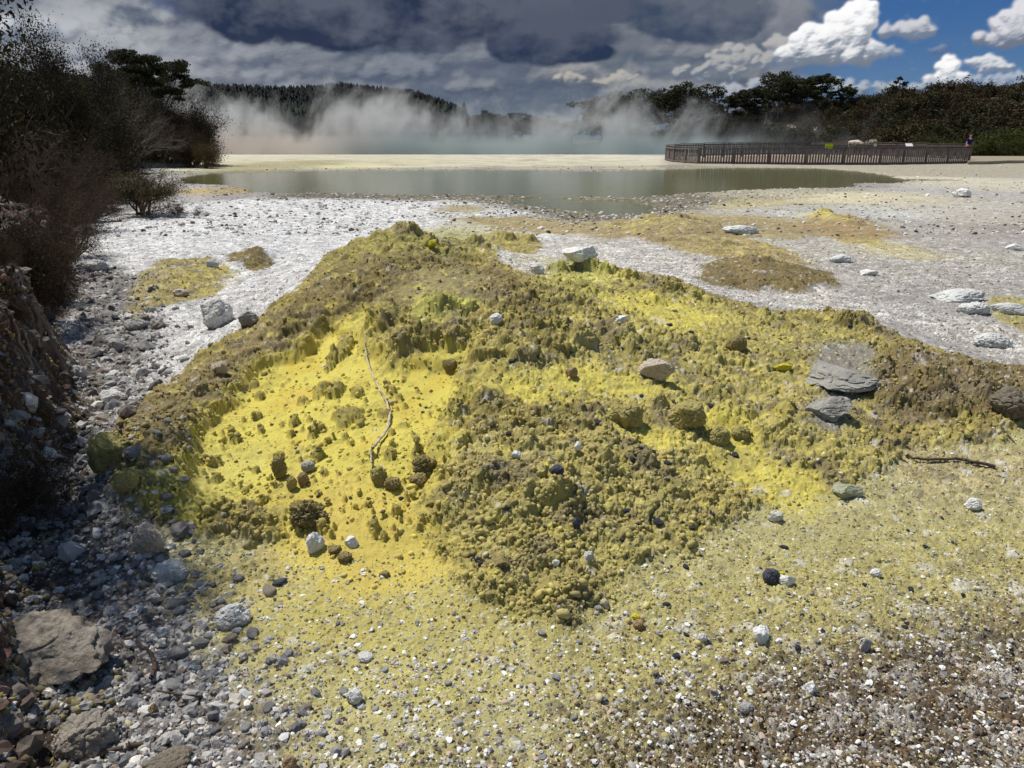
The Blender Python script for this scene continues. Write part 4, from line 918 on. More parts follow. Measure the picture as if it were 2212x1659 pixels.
shrub_at(308, 464, 350, B_OL, 'wide twiggy olive shrub alone on the white gravel', 1.5)
shrub_at(385, 470, 422, B_TW, 'small dark shrub right beside the wide one', .9)
shrub_at(430, 472, 434, B_BARE, 'tiny sparse shrub, last of the three on the white gravel', .8)
shrub_at(693, 453, 432, B_BARE, 'little dry twig plant on the white gravel near the pond', .9)
shrub_at(205, 480, 395, B_BARE, 'dark bare stemmed shrub between thicket and wide shrub', .7)
shrub_at(418, 400, 383, B_BARE, 'bare twigs sticking out of the pond edge', 1.2)
print('plants', time.time() - T0)

# ------------------------------------------------------------------ hillside beyond the pool
def hill_z(x, y):
    u = x / np.maximum(y, 1); foot = 112 - 42 * smooth(.2, .72, u); top = np.interp(u, [.08, .2, .28, .36, .5, .62, .75], [.5, 1.6, 4.2, 5.6, 6.6, 6.6, 6.4])
    t = smooth(0, 26, y - foot)
    return top * t + .5 * fbm(x * .08, y * .08, 3, 5) * t - .3 * (1 - smooth(-4, 2, y - foot))
M_HILL = material('hill_soil', base=lin(64, 50, 38), nscale=.6, bump=0)
simple_ground('hillside', 5, 210, 70, 190, 0, 160, 120, mat=M_HILL, zf=hill_z)
HS = [plant_proto('hs', 110 + i, 1500, .055, F_HEATH, M_BARKDK, stems=7, L=.5, levels=2, kids=2, spread=1.3, jitter=.1, r0=.02) for i in range(3)]
HG = plant_proto('hg', 120, 1700, .055, F_DARK, M_BARKDK, stems=7, L=.5, levels=2, kids=2, spread=1.2, jitter=.1, r0=.02)
def merge_scrub(name, pts, proto_list, mat, seed):
    r = np.random.default_rng(seed); VS = []; QS = []; CS = []; n0 = 0
    arr = []
    for m in proto_list:
        V = np.empty(len(m.vertices) * 3, f32); m.vertices.foreach_get('co', V); q = np.empty(len(m.loops), np.int32); m.loops.foreach_get('vertex_index', q)
        c = np.empty(len(m.vertices) * 4, f32); m.attributes['tint'].data.foreach_get('color', c); arr.append((V.reshape(-1, 3), q.reshape(-1, 4), c.reshape(-1, 4)[:, :3]))
    for (x, y, z, s, w) in pts:
        V, q, c = arr[r.integers(0, len(arr))]; a = r.uniform(0, 6.28); ca, sa = math.cos(a), math.sin(a)
        W_ = np.stack([(V[:, 0] * ca - V[:, 1] * sa) * s * w + x, (V[:, 0] * sa + V[:, 1] * ca) * s * w + y, V[:, 2] * s + z], -1); VS.append(W_); QS.append(q + n0); n0 += len(V)
        t = r.uniform(.6, 1.4); CS.append(c * np.array([t, t * r.uniform(.85, 1.1), t * .95]))
    me = new_mesh(name, np.concatenate(VS), quads=np.concatenate(QS)); col_attr(me, np.concatenate(CS)); return tag(link(name, me, mat), kind='stuff')
rr = random.Random(3); pts = []; ptg = []
while len(pts) < 640:
    u = rr.uniform(.14, .86); y = rr.uniform(70, 150); x = u * y; foot = 112 - 42 * float(smooth(.2, .72, np.array(u)))
    if y < foot + 1 or y > foot + 34: continue
    z = float(hill_z(np.array(x), np.array(y))); s = rr.uniform(1.0, 2.1)
    (ptg if rr.random() < .22 else pts).append((x, y, z - .1, s * (1.6 if rr.random() < .12 else 1), rr.uniform(.9, 1.3)))
merge_scrub('hillside_scrub', pts, [h[1] for h in HS], F_HEATH, 5); merge_scrub('hillside_green_scrub', ptg, [HG[1]], F_DARK, 6)
def hill_tree(px, y, top, protos, label, W=1.0, name='tree', parts=TR, zb=None):
    x, _ = at_dist(px, top, y); zb = float(hill_z(np.array(x), np.array(float(y)))) if zb is None else zb
    return plant(px, y, top, protos, name, label, W, None, 'tree', None, parts, zb, .1)
hill_tree(1350, 118, 194, T_BRD, 'broad dark tree standing in the thickest steam', 1.5)
hill_tree(1300, 122, 226, T_BRD, 'lower tree at the steamy end of the hill', 1.2)
hill_tree(1405, 120, 222, T_BRD, 'rounded tree half veiled by steam before the tall broad one', 1.2)
hill_tree(1482, 116, 180, T_BRD, 'tall broad dark tree at the start of the open hill', 1.25)
hill_tree(1578, 120, 206, T_SPARSE, 'small wispy tree between the broad tree and the ridge', 1.2)
hill_tree(1630, 122, 186, T_BRD, 'leaning layered tree on the ridge', 1.3)
hill_tree(1690, 122, 152, T_BRD, 'tallest ridge tree with a tufted top', .9)
hill_tree(1660, 118, 200, T_SPARSE, 'thin pale stemmed tree below the tallest ridge tree', .8)
hill_tree(1775, 120, 158, T_BRD, 'wide spiky crowned tree on the ridge crest', 1.4)
hill_tree(1735, 121, 182, T_BRD, 'low dark crown between the tallest and the spiky tree', 1.3)
hill_tree(1838, 118, 182, T_BRD, 'dark tree at the right shoulder of the spiky one', 1.1)
hill_tree(1945, 112, 165, T_SPARSE, 'sparse layered tree with sky showing through', 1.0)
hill_tree(2035, 108, 182, T_BRD, 'low flat dark tree on the heath skyline', 1.7)
hill_tree(2108, 104, 180, (B_BARE[0][0], None), 'single dead pale stem on the heath skyline', .35)
hill_tree(2195, 100, 190, T_SPARSE, 'ragged little tree at the far end of the skyline', 1.0)
for (px, y, top, w, lb) in [(2150, 76, 276, 1.3, 'bright green bush directly behind the man'), (2205, 75, 272, 1.2, 'bright green bush at the end of the path'), (2185, 73, 296, 1.2, 'low green bush in front of the bright ones'),
                            (2060, 80, 292, 1.1, 'green bush left of the man behind the fence'), (2010, 84, 284, 1.1, 'green bush behind the small white board'), (2230, 72, 290, 1.2, 'green bush beyond the edge of the path'), (2120, 78, 300, 1.0, 'small green bush by the man\'s shoulder')]:
    plant(px, y, top, B_GR, 'bush', lb, w, zb=0.0)
for (px, y, top, w, lb) in [(1045, 200, 238, 1.4, 'pale green tree clump seen through steam beyond the pool'), (1090, 205, 246, 1.4, 'dark low tree clump right of the pale green one'), (1128, 205, 243, 1.2, 'rounded tree between the two low clumps'),
                            (1185, 215, 250, 1.6, 'flat tree clump at the gap between the hills'), (1235, 215, 258, 1.3, 'last small tree before the steamy hill')]:
    plant(px, y, top, T_BRD, 'tree', lb, w, None, 'tree', None, TR, -.6)
# rock patches on the hill foot
def far_rock(px, y, top, bot, w, label, mat='warm'):
    x, zt = at_dist(px, top, y); _, zb = at_dist(px, bot, y); V, T = rock_verts(int(px), 4, 10, .14, .2); V = V / np.abs(V).max(0) * np.array([w / 2 / F * depth(y), 2, (zt - zb) / 2])
    me = new_mesh('rock_outcrop', V, tris=T); me.materials.append(K[mat]); o = link('rock_outcrop', me); o.location = (x, y, (zt + zb) / 2); tag(o, label, 'rock')
far_rock(1713, 115, 266, 300, 34, 'largest cream rock outcrop at the steaming hill foot', 'warm')
far_rock(1760, 112, 274, 296, 13, 'narrow cream rock right of the largest outcrop', 'warm')
far_rock(1850, 95, 302, 322, 22, 'pinkish rock pile under the dark overhang', 'warm')
far_rock(1885, 93, 300, 322, 20, 'dark broken rock beside the pinkish pile', 'soil')

# ------------------------------------------------------------------ pine ridge far off
RX = [-600, 60, 240, 380, 440, 520, 620, 700, 745, 790, 850, 900, 940, 975, 1000, 1030, 1200]; RT = [150, 160, 168, 176, 184, 188, 190, 188, 184, 190, 194, 198, 212, 226, 240, 275, 300]
YR = 620.
def ridge_z(x, y):
    px = CX + x / depth(y) * F; tp = np.interp(px, RX, RT)
    d1 = (CY - tp) / F; zt = CAMH + (-sp + d1 * cp) / (cp + d1 * sp) * YR - 5
    return np.maximum(zt, 0) * smooth(480, YR, y) + 2 * fbm(x * .01, y * .01, 2, 8) - .6
M_RIDGE = material('ridge_soil', base=lin(26, 30, 28), nscale=.1, bump=0)
simple_ground('hills', -900, 30, 470, 760, 0, 160, 40, mat=M_RIDGE, zf=ridge_z)
def pines(name, n, ylo, yhi, hlo, hhi, seed, mat, xr):
    r = np.random.default_rng(seed); y = r.uniform(ylo, yhi, n); x = r.uniform(xr[0], xr[1], n); z = ridge_z(x, y); H = r.uniform(hlo, hhi, n); V = []; T = []
    lv = [(0., .34), (.3, .25), (.55, .17), (.78, .09)]; base = []
    for a, w in lv: base += [(w * math.cos(t), w * math.sin(t), a) for t in np.arange(6) * math.pi / 3 + a * 3] + [(0, 0, min(1, a + .42))]
    base = np.array(base); tri = [(7 * k + i, 7 * k + (i + 1) % 6, 7 * k + 6) for k in range(4) for i in range(6)]
    V = base[None] * H[:, None, None] * np.array([1, 1, 1.]) + np.stack([x, y, z], -1)[:, None]; V[:, :, :2] += r.normal(0, .25, V[:, :, :2].shape)
    T = (np.array(tri)[None] + (np.arange(n) * len(base))[:, None, None]).reshape(-1, 3)
    me = new_mesh(name, V.reshape(-1, 3), tris=T); col_attr(me, np.repeat(r.uniform(.5, 1.4, (n, 1)), len(base), 0)); return tag(link(name, me, mat), kind='stuff')
pines('pine_forest', 9000, 520, 640, 4.5, 8.5, 31, F_PINE, (-620, 0))
pines('near_pine_forest', 500, 490, 520, 16, 24, 32, foliage_mat('young_pine', lin(32, 42, 34), lin(40, 48, 36)), (-340, -30))

# ------------------------------------------------------------------ water
def sheet(name, pts, z, mat, kind='structure', margin=None):
    bm = bmesh.new(); vs = [bm.verts.new((x, y, z)) for x, y in pts]; f = bm.faces.new(vs); bmesh.ops.triangulate(bm, faces=[f])
    me = bpy.data.meshes.new(name); bm.normal_update(); bm.to_mesh(me); bm.free(); o = link(name, me, mat); o['kind'] = kind; return o
def water(name, c, rough=.04, bump=.02, sc=.8, ior=1.33):
    m = bpy.data.materials.new(name); m.use_nodes = True; nt = m.node_tree; b = nt.nodes['Principled BSDF']; tc = nt.nodes.new('ShaderNodeTexCoord').outputs['Object']
    b.inputs['Base Color'].default_value = (*[float(t) for t in c], 1); b.inputs['Roughness'].default_value = rough; b.inputs['IOR'].default_value = ior
    mp = nt.nodes.new('ShaderNodeMapping'); mp.inputs['Scale'].default_value = (1, 3, 1); nt.links.new(tc, mp.inputs[0])
    n = noise(nt, mp.outputs[0], sc, 4, .6); bu = nt.nodes.new('ShaderNodeBump'); bu.inputs['Strength'].default_value = .5; bu.inputs['Distance'].default_value = bump
    nt.links.new(n.v, bu.inputs['Height']); nt.links.new(bu.outputs[0], b.inputs['Normal']); return m
W_POND = water('pond_water', lin(118, 118, 76), .06, .012, 1.2)
sheet('pond_water', [(-26, 13), (32, 13), (40, 60), (-34, 60)], ZW, W_POND)
sheet('pool_water', [(-120, 86), (44, 86), (60, 135), (-160, 135)], -.10, water('pool_water', lin(70, 90, 90), .12, .03, .5))

# ------------------------------------------------------------------ fence, path, man
M_WOOD = material('weathered_wood', lin(118, 108, 104), rough=.9, nscale=14, var=.35, hue=lin(84, 74, 72)); M_DECK = material('path_boards', lin(142, 126, 106), nscale=5, var=.2)
def boxmesh(bm, c, d, L, w, h, z0=0.0, lean=0.0):
    """box: centre c on the ground line, direction d, length L, thickness w, height h"""
    d = Vector((d[0], d[1], 0)).normalized(); n = Vector((-d.y, d.x, 0)); vs = []
    for z in (z0, z0 + h):
        for a, b in ((-1, -1), (1, -1), (1, 1), (-1, 1)):
            p = Vector((c[0], c[1], c[2])) + d * (a * L / 2 + lean * (z - z0)) + n * (b * w / 2); vs.append(bm.verts.new((p.x, p.y, p.z + z)))
    for f in ((0, 3, 2, 1), (4, 5, 6, 7), (0, 1, 5, 4), (1, 2, 6, 5), (2, 3, 7, 6), (3, 0, 4, 7)): bm.faces.new([vs[i] for i in f])
def bm_obj(name, bm, mat, parent):
    me = bpy.data.meshes.new(name); bm.normal_update(); bm.to_mesh(me); bm.free(); return link(name, me, mat, parent)
def fence(px_pts, zs, label, H=1.12, spacing=.175, seed=0):
    r = random.Random(seed); P = []
    for (px, py), z in zip(px_pts, zs):
        x, y = at(px, py, z); P.append(Vector((float(x), float(y), z)))
    root = empty('fence', P[0]); tag(root, label, 'fence'); o0 = P[0]
    dist = 0; carry = 0.; nbay = 0
    for a, b in zip(P[:-1], P[1:]):
        L = (b - a).length; nb = max(1, round(L / 2.3)); d = (b - a).normalized()
        for k in range(nb):
            s = a.lerp(b, k / nb) - o0; e = a.lerp(b, (k + 1) / nb) - o0; l = (e - s).length
            bm = bmesh.new(); boxmesh(bm, s, d, .12, .13, H + .03, -.12); bm_obj('post', bm, M_WOOD, root)
            bm = bmesh.new(); n = max(2, round(l / spacing))
            for i in range(n):
                c = s.lerp(e, (i + .5) / n); boxmesh(bm, c, d, .105, .022, H - .06 + r.uniform(-.03, .02), .0, r.gauss(0, .015))
            bm_obj('picket_panel', bm, M_WOOD, root)
            m = (s + e) / 2; nn = Vector((-d.y, d.x, 0)) * -.07
            bm = bmesh.new(); boxmesh(bm, m, d, l * .998, .16, .045, H - .03); bm_obj('cap_rail', bm, M_WOOD, root)
            bm = bmesh.new(); boxmesh(bm, m + nn, d, l * .99, .05, .10, .05); boxmesh(bm, m + nn, d, l * .99, .05, .09, H - .2); bm_obj('rail', bm, M_WOOD, root)
    bm = bmesh.new(); boxmesh(bm, P[-1] - o0, (P[-1] - P[-2]), .14, .14, H + .05, -.12); bm_obj('post', bm, M_WOOD, root)
    return root
fence([(1438,346),(1455,350),(1508,353.5),(1740,356),(1900,356),(2091,353)], [0, 0, 0, 0, 0, 0], 'long weathered picket fence nearest the pond', 1.14)
fence([(1439,344.5),(1468,340),(1520,337),(1640,334),(1750,334),(1880,336.5),(2000,340.5),(2088,345)], [.05, .1, .2, .25, .25, .25, .2, .1], 'picket fence on the far side of the walkway by the steaming pool', 1.12, seed=2)
def A(px, py, z): x, y = at(px, py, z); return float(x), float(y)
sheet('boardwalk', [A(1470, 350, .06), A(1740, 354, .06), A(1900, 354, .06), A(2086, 351, .06), A(2086, 346, .06), A(1990, 342, .06), A(1880, 338.5, .06), A(1750, 336.5, .06), A(1640, 336.5, .06), A(1530, 339.5, .06)], .06, M_DECK)
bm = bmesh.new(); top = [A(2092, 350, .16), A(2130, 348.5, .2), A(2180, 346.5, .2), A(2500, 346.5, .2), A(2500, 337.5, .2), A(2080, 337, .2)]
v0 = [bm.verts.new((x, y, .2)) for x, y in top]; v1 = [bm.verts.new((x, y, -.12)) for x, y in top]; bm.faces.new(v0); bm.faces.new(v1[::-1])
for i in range(len(top)): bm.faces.new((v0[i - 1], v1[i - 1], v1[i], v0[i]))
bmesh.ops.recalc_face_normals(bm, faces=bm.faces); o = bm_obj('path', bm, material('path_gravel', lin(150, 138, 118), nscale=4), None); o['kind'] = 'structure'
# boards fixed to the fence
def board(px, py, y, w, h, c, label, tilt=0, name='sign', post=None):
    x, z = at_dist(px, py, y); root = empty(name, (x, y, z)); tag(root, label, 'sign')
    bm = bmesh.new(); bmesh.ops.create_cube(bm, size=1, matrix=Matrix.Rotation(tilt, 4, 'X') @ Matrix.Diagonal((w, .03, h, 1))); bmesh.ops.bevel(bm, geom=bm.edges[:], offset=.006, segments=1); bm_obj('panel', bm, material('board_' + name, c, nscale=2, var=.08), root)
    if post:
        bm = bmesh.new(); boxmesh(bm, Vector((0, .06, -post)), (1, 0), .07, .07, post - .02); bm_obj('post', bm, M_WOOD, root)
    return root
board(1791, 315.5, 62.5, .62, .38, lin(186, 206, 30), 'yellow green notice board fixed to the far fence', name='notice_board', post=.9)
board(1891, 313, 62.5, .22, .22, lin(206, 206, 204), 'tiny white plate on the far fence', name='sign_plate', post=.8)
board(1964, 313, 57.5, .5, .30, lin(226, 226, 224), 'small white tilted information board on a dark stand', tilt=-.9, name='information_board', post=1.1)

# the man leaning on the fence
def skin_body(name, joints, edges, mat, parent, sub=2):
    me = bpy.data.meshes.new(name); me.from_pydata([j[0] for j in joints], edges, []); o = link(name, me, mat, parent)
    sk = o.modifiers.new('skin', 'SKIN'); sk.use_smooth_shade = True
    for v, j in zip(me.skin_vertices[0].data, joints): v.radius = (j[1], j[2] if len(j) > 2 else j[1]); v.use_root = False
    me.skin_vertices[0].data[0].use_root = True
    s = o.modifiers.new('sub', 'SUBSURF'); s.levels = sub; s.render_levels = sub; return o
mx_, _ = at_dist(2096, 300, 57.3); man = empty('person', (mx_, 57.3, .2), R(8)); tag(man, 'man in navy polo shirt and dark trousers leaning with one hand on the fence end', 'person')
M_SKIN = material('skin', lin(176, 128, 104), rough=.6, var=.08, bump=.1); M_NAVY = material('navy_cloth', lin(24, 30, 84), var=.2, nscale=12); M_TROU = material('dark_cloth', lin(26, 28, 42), var=.2, nscale=12)
J = [((0,0,.95),.14,.10), ((0,0,1.15),.14,.10), ((0,0,1.36),.16,.10), ((0,0,1.48),.07,.06), ((0,-.01,1.56),.055), ((0,-.03,1.66),.085,.095), ((0,-.02,1.74),.07,.08),
     ((-.19,0,1.42),.055), ((-.27,-.06,1.18),.045), ((-.36,-.16,.97),.034), ((-.38,-.2,.91),.03,.02), ((.19,0,1.42),.055), ((.29,.02,1.16),.045), ((.20,-.12,.97),.034), ((.14,-.18,.95),.03,.02),
     ((-.10,0,.86),.085), ((-.12,-.02,.48),.06), ((-.13,.02,.09),.042), ((-.13,-.14,.04),.038,.03), ((.10,0,.86),.085), ((.13,.02,.48),.06), ((.16,.08,.09),.042), ((.17,-.07,.04),.038,.03)]
hand = []
edges = [(0,1),(1,2),(2,3),(3,4),(4,5),(5,6),(2,7),(7,8),(8,9),(9,10),(2,11),(11,12),(12,13),(13,14),(0,15),(15,16),(16,17),(17,18),(0,19),(19,20),(20,21),(21,22)]
for base, sx in ((10, -1), (14, 1)):
    bx, by, bz = J[base][0]
    for k in range(4):
        i = len(J); J.append(((bx + sx * (.024 - .016 * k), by - .035, bz - .015), .009)); J.append(((bx + sx * (.026 - .017 * k), by - .06 - .006 * (k in (1, 2)), bz - .035), .008)); edges += [(base, i), (i, i + 1)]
    i = len(J); J.append(((bx - sx * .035, by - .01, bz - .01), .010)); edges.append((base, i))
skin_body('body', J, edges, M_SKIN, man)
skin_body('shirt', [((0,0,.90),.155,.115), ((0,0,1.15),.155,.115), ((0,0,1.36),.175,.115), ((0,0,1.46),.085,.075), ((-.2,0,1.42),.075), ((-.255,-.045,1.24),.065), ((.2,0,1.42),.075), ((.275,.015,1.22),.065)], [(0,1),(1,2),(2,3),(2,4),(4,5),(2,6),(6,7)], M_NAVY, man)
skin_body('trousers', [((0,0,.93),.15,.11), ((-.10,0,.84),.1), ((-.12,-.02,.48),.075), ((-.13,.02,.12),.062), ((.10,0,.84),.1), ((.13,.02,.48),.075), ((.16,.08,.12),.062)], [(0,1),(1,2),(2,3),(0,4),(4,5),(5,6)], M_TROU, man)
V, T = ICO[3]; m_ = V[:, 2] > .35; keep = m_[T].all(1); u_, inv = np.unique(T[keep], return_inverse=True); hv = V[u_] * np.array([.079, .09, .1]) * 1.05 + np.array([0, -.015, 1.70])
link('hair', new_mesh('hair', hv, tris=inv.reshape(-1, 3)), material('short_hair', lin(60, 44, 34)), man)
vf = []; 
for n_, (c_, s_) in {'nose': ((0, -.125, 1.66), (.014, .02, .022)), 'collar': ((0, -.06, 1.47), (.07, .05, .02)), 'shoe': ((-.13, -.08, .045), (.05, .13, .045)), 'shoe ': ((.17, 0, .045), (.05, .13, .045))}.items():
    V, T = ICO[2]; link(n_.strip(), new_mesh(n_.strip(), V * np.array(s_) + np.array(c_), tris=T), {'nose': M_SKIN, 'collar': material('pale_collar', lin(190, 190, 196)), 'shoe': M_TROU, 'shoe ': M_TROU}[n_], man)
print('things', time.time() - T0)

# ------------------------------------------------------------------ steam over the hot pool
def steam(name, x0, x1, y0, y1, z0, z1, dens, cols, seed, hts):
    bm = bmesh.new(); bmesh.ops.create_cube(bm, size=1, matrix=Matrix.Translation(((x0 + x1) / 2, (y0 + y1) / 2, (z0 + z1) / 2)) @ Matrix.Diagonal((x1 - x0, y1 - y0, z1 - z0, 1)))
    m = bpy.data.materials.new(name); m.use_nodes = True; nt = m.node_tree; nt.nodes.clear(); out = nt.nodes.new('ShaderNodeOutputMaterial'); v = nt.nodes.new('ShaderNodeVolumePrincipled')
    nt.links.new(v.outputs[0], out.inputs['Volume']); tc = nt.nodes.new('ShaderNodeTexCoord').outputs['Object']; se = nt.nodes.new('ShaderNodeSeparateXYZ'); nt.links.new(tc, se.inputs[0])
    x, y, z = [E(nt, se.outputs[i]) for i in range(3)]
    big = noise(nt, vec(nt, x * .045 + seed, y * .05, z * .05), 1, 2, .5); med = noise(nt, vec(nt, x * .16 + seed, y * .16, z * .13 - x * .04), 1, 5, .62, .8)
    hh = big * 11 - 2.6
    for (cx_, w_, a_) in hts:
        q = (x - cx_) * (1 / w_); hh = hh + (q * q * -1 + 1).mx(0) * a_
    low = (z * -1 + 2.2).mx(0) * .45; fin = noise(nt, vec(nt, x * .42 + seed, y * .42, z * .34 - x * .1), 1, 5, .65, 1.2)
    d = (hh + (med - .5) * 20 + (fin - .5) * 5 - z).sm(-.4, 5.0) * (med.sm(.36, .66) * fin.sm(.30, .62) * 1.5 + low)
    fall = (z * (1 / z1)).sm(1.0, .75) * (x - x0).sm(0, 6) * (x * -1 + x1).sm(0, 10)
    d = d * fall * (x.sm(36, 17) * .93 + .07) * dens; nt.links.new(d.v, v.inputs['Density'])
    c = mixrgb(nt, x.sm(-30, -12), cols[0], cols[1]); c = mixrgb(nt, z.sm(.2, 4.5), c, cols[2]); nt.links.new(c, v.inputs['Color']); v.inputs['Anisotropy'].default_value = .2  # warm left and teal middle paint in light reflected from pool and its edge
    me = bpy.data.meshes.new(name); bm.to_mesh(me); bm.free(); o = link(name, me, m); o['kind'] = 'stuff'; return o
steam('steam', -62, 48, 92, 112, -.08, 13, .34, [(.84, .72, .62), (.54, .61, .60), (.80, .79, .77)], 3.7, [(-39, 7, 2.6), (-21, 5, 5.2), (-14, 4, 3.0), (-3, 9, 1.6), (15, 5, 3.6), (25, 4, 2.0)])

# ------------------------------------------------------------------ sky and sun
SUN_AZ, SUN_EL = -56, 62
sun_d = bpy.data.lights.new('sun', 'SUN'); sun_d.energy = 4.5; sun_d.angle = R(.53); sun_d.color = (1, .965, .90); sun = bpy.data.objects.new('sun', sun_d); COL.objects.link(sun)
sd = Vector((math.sin(R(SUN_AZ)) * math.cos(R(SUN_EL)), math.cos(R(SUN_AZ)) * math.cos(R(SUN_EL)), math.sin(R(SUN_EL)))); sun.rotation_euler = sd.to_track_quat('Z', 'Y').to_euler()
w = bpy.data.worlds.new('World'); scn.world = w; w.use_nodes = True; nt = w.node_tree; bg = nt.nodes['Background']; bg.inputs[1].default_value = .085
sky = nt.nodes.new('ShaderNodeTexSky'); sky.sky_type = 'NISHITA'; sky.sun_disc = False; sky.sun_elevation = R(SUN_EL); sky.sun_rotation = R(SUN_AZ); sky.dust_density = .3; sky.ozone_density = 2.0
nt.links.new(sky.outputs[0], bg.inputs[0])

# the cloudy part of the sky over the lake: a dome far behind everything, its clouds made from noise and heaps of billows
def ang(px, py):
    d = ray(px, py); d = d / np.linalg.norm(d, axis=-1, keepdims=True); return np.arctan2(d[..., 0], d[..., 1]), np.arcsin(d[..., 2])
_az = np.radians(np.concatenate([np.arange(-80, -41, .6), np.arange(-41, 41, .055), np.arange(41, 80.1, .6)])); _el = np.radians(np.concatenate([np.arange(-1.5, 11.5, .05), np.arange(11.5, 44, .7)]))
AZ, EL = [v.astype(f32) for v in np.meshgrid(_az, _el)]
SX = AZ * 6.0; SY = np.log(np.maximum(EL, -.02) * 11 + 1.3) * 2.4                 # rows of cloud crowd together low down
def S2(k, dx=0., dy=0., s=0, o=7, g=.55, sl=Ellipsis): return fbm(SX[sl] * k + dx * k, SY[sl] * k + dy * k, o, 700 + s, g)
def bil(k, s=0, dx=0., dy=0., o=3):
    t = 0; a = 1.; n = 0
    for i in range(o):
        f1, _, _ = worley((SX + dx) * k * 2.1 ** i + 9 * i, (SY + dy) * k * 2.1 ** i, 800 + s + i); t = t + a * (1 - np.minimum(f1, 1) ** 2); n += a; a *= .55
    return t / n
def Ell(px, py, rx, ry):
    a, e = ang(px, py); return np.sqrt(((AZ - a) * F / rx) ** 2 + ((EL - e) * F / ry) ** 2)
SK = np.empty(AZ.shape + (3,), f32); SK[:] = lin(104, 136, 168)
def over(m, c):
        c = np.asarray(c, f32); m = np.clip(m, 0, 1)[..., None]; SK[:] = SK + (c - SK) * m
def ramp(t, *cs):
    t = np.clip(t, 0, 1)[..., None] * (len(cs) - 1); out = np.broadcast_to(np.asarray(cs[0], f32), t.shape[:-1] + (3,)).copy()
    for i in range(len(cs) - 1): out += (np.asarray(cs[i + 1], f32) - out) * np.clip(t - i, 0, 1)
    return out
over(smooth(.0, .15, EL), lin(62, 104, 158)); over(smooth(.15, .5, EL), lin(46, 84, 146))
nA = S2(.9, s=1); nB = S2(2.6, s=2); wob = S2(3, s=9, o=5)
def light(k, s, amp, d=.06, o=6): return (S2(k, s=s, o=o) - S2(k, d * .6, -d, s=s, o=o)) * amp
LL = light(1.3, 5, 2.2, .12) + light(4.0, 6, 1.1, .04); BB = bil(2.6, 1)
# grey deck, breaking up to the right
edge = AZ + nA * .12 - EL * .1
deck = np.maximum(smooth(.40, .31, edge) * smooth(-.52, -.22, nA * .6 + nB * .5), smooth(-.05, .35, nA) * smooth(.14, .3, EL))
gd = ramp(.4 + LL * .45 + nA * .5, lin(84, 95, 114), lin(100, 109, 125), lin(124, 130, 140))
lo = ramp(.4 + LL * .4 + nA * .5, lin(80, 96, 116), lin(94, 108, 124), lin(112, 122, 132)); k = smooth(.085, .01, EL)[..., None]; gd = gd * (1 - k) + lo * k
tl = np.clip(1.2 - Ell(260, 100, 330, 120), 0, 1) * .9; tt = smooth(.1, .9, .5 + LL * .5 + nA * .8) * tl * 1.0; gd = gd + (lin(192, 194, 198) - gd) * tt[..., None]
over(deck, gd)
over(smooth(1.1, .3, Ell(400, 4, 70, 24) + wob * .5) * .8, lin(66, 100, 154))
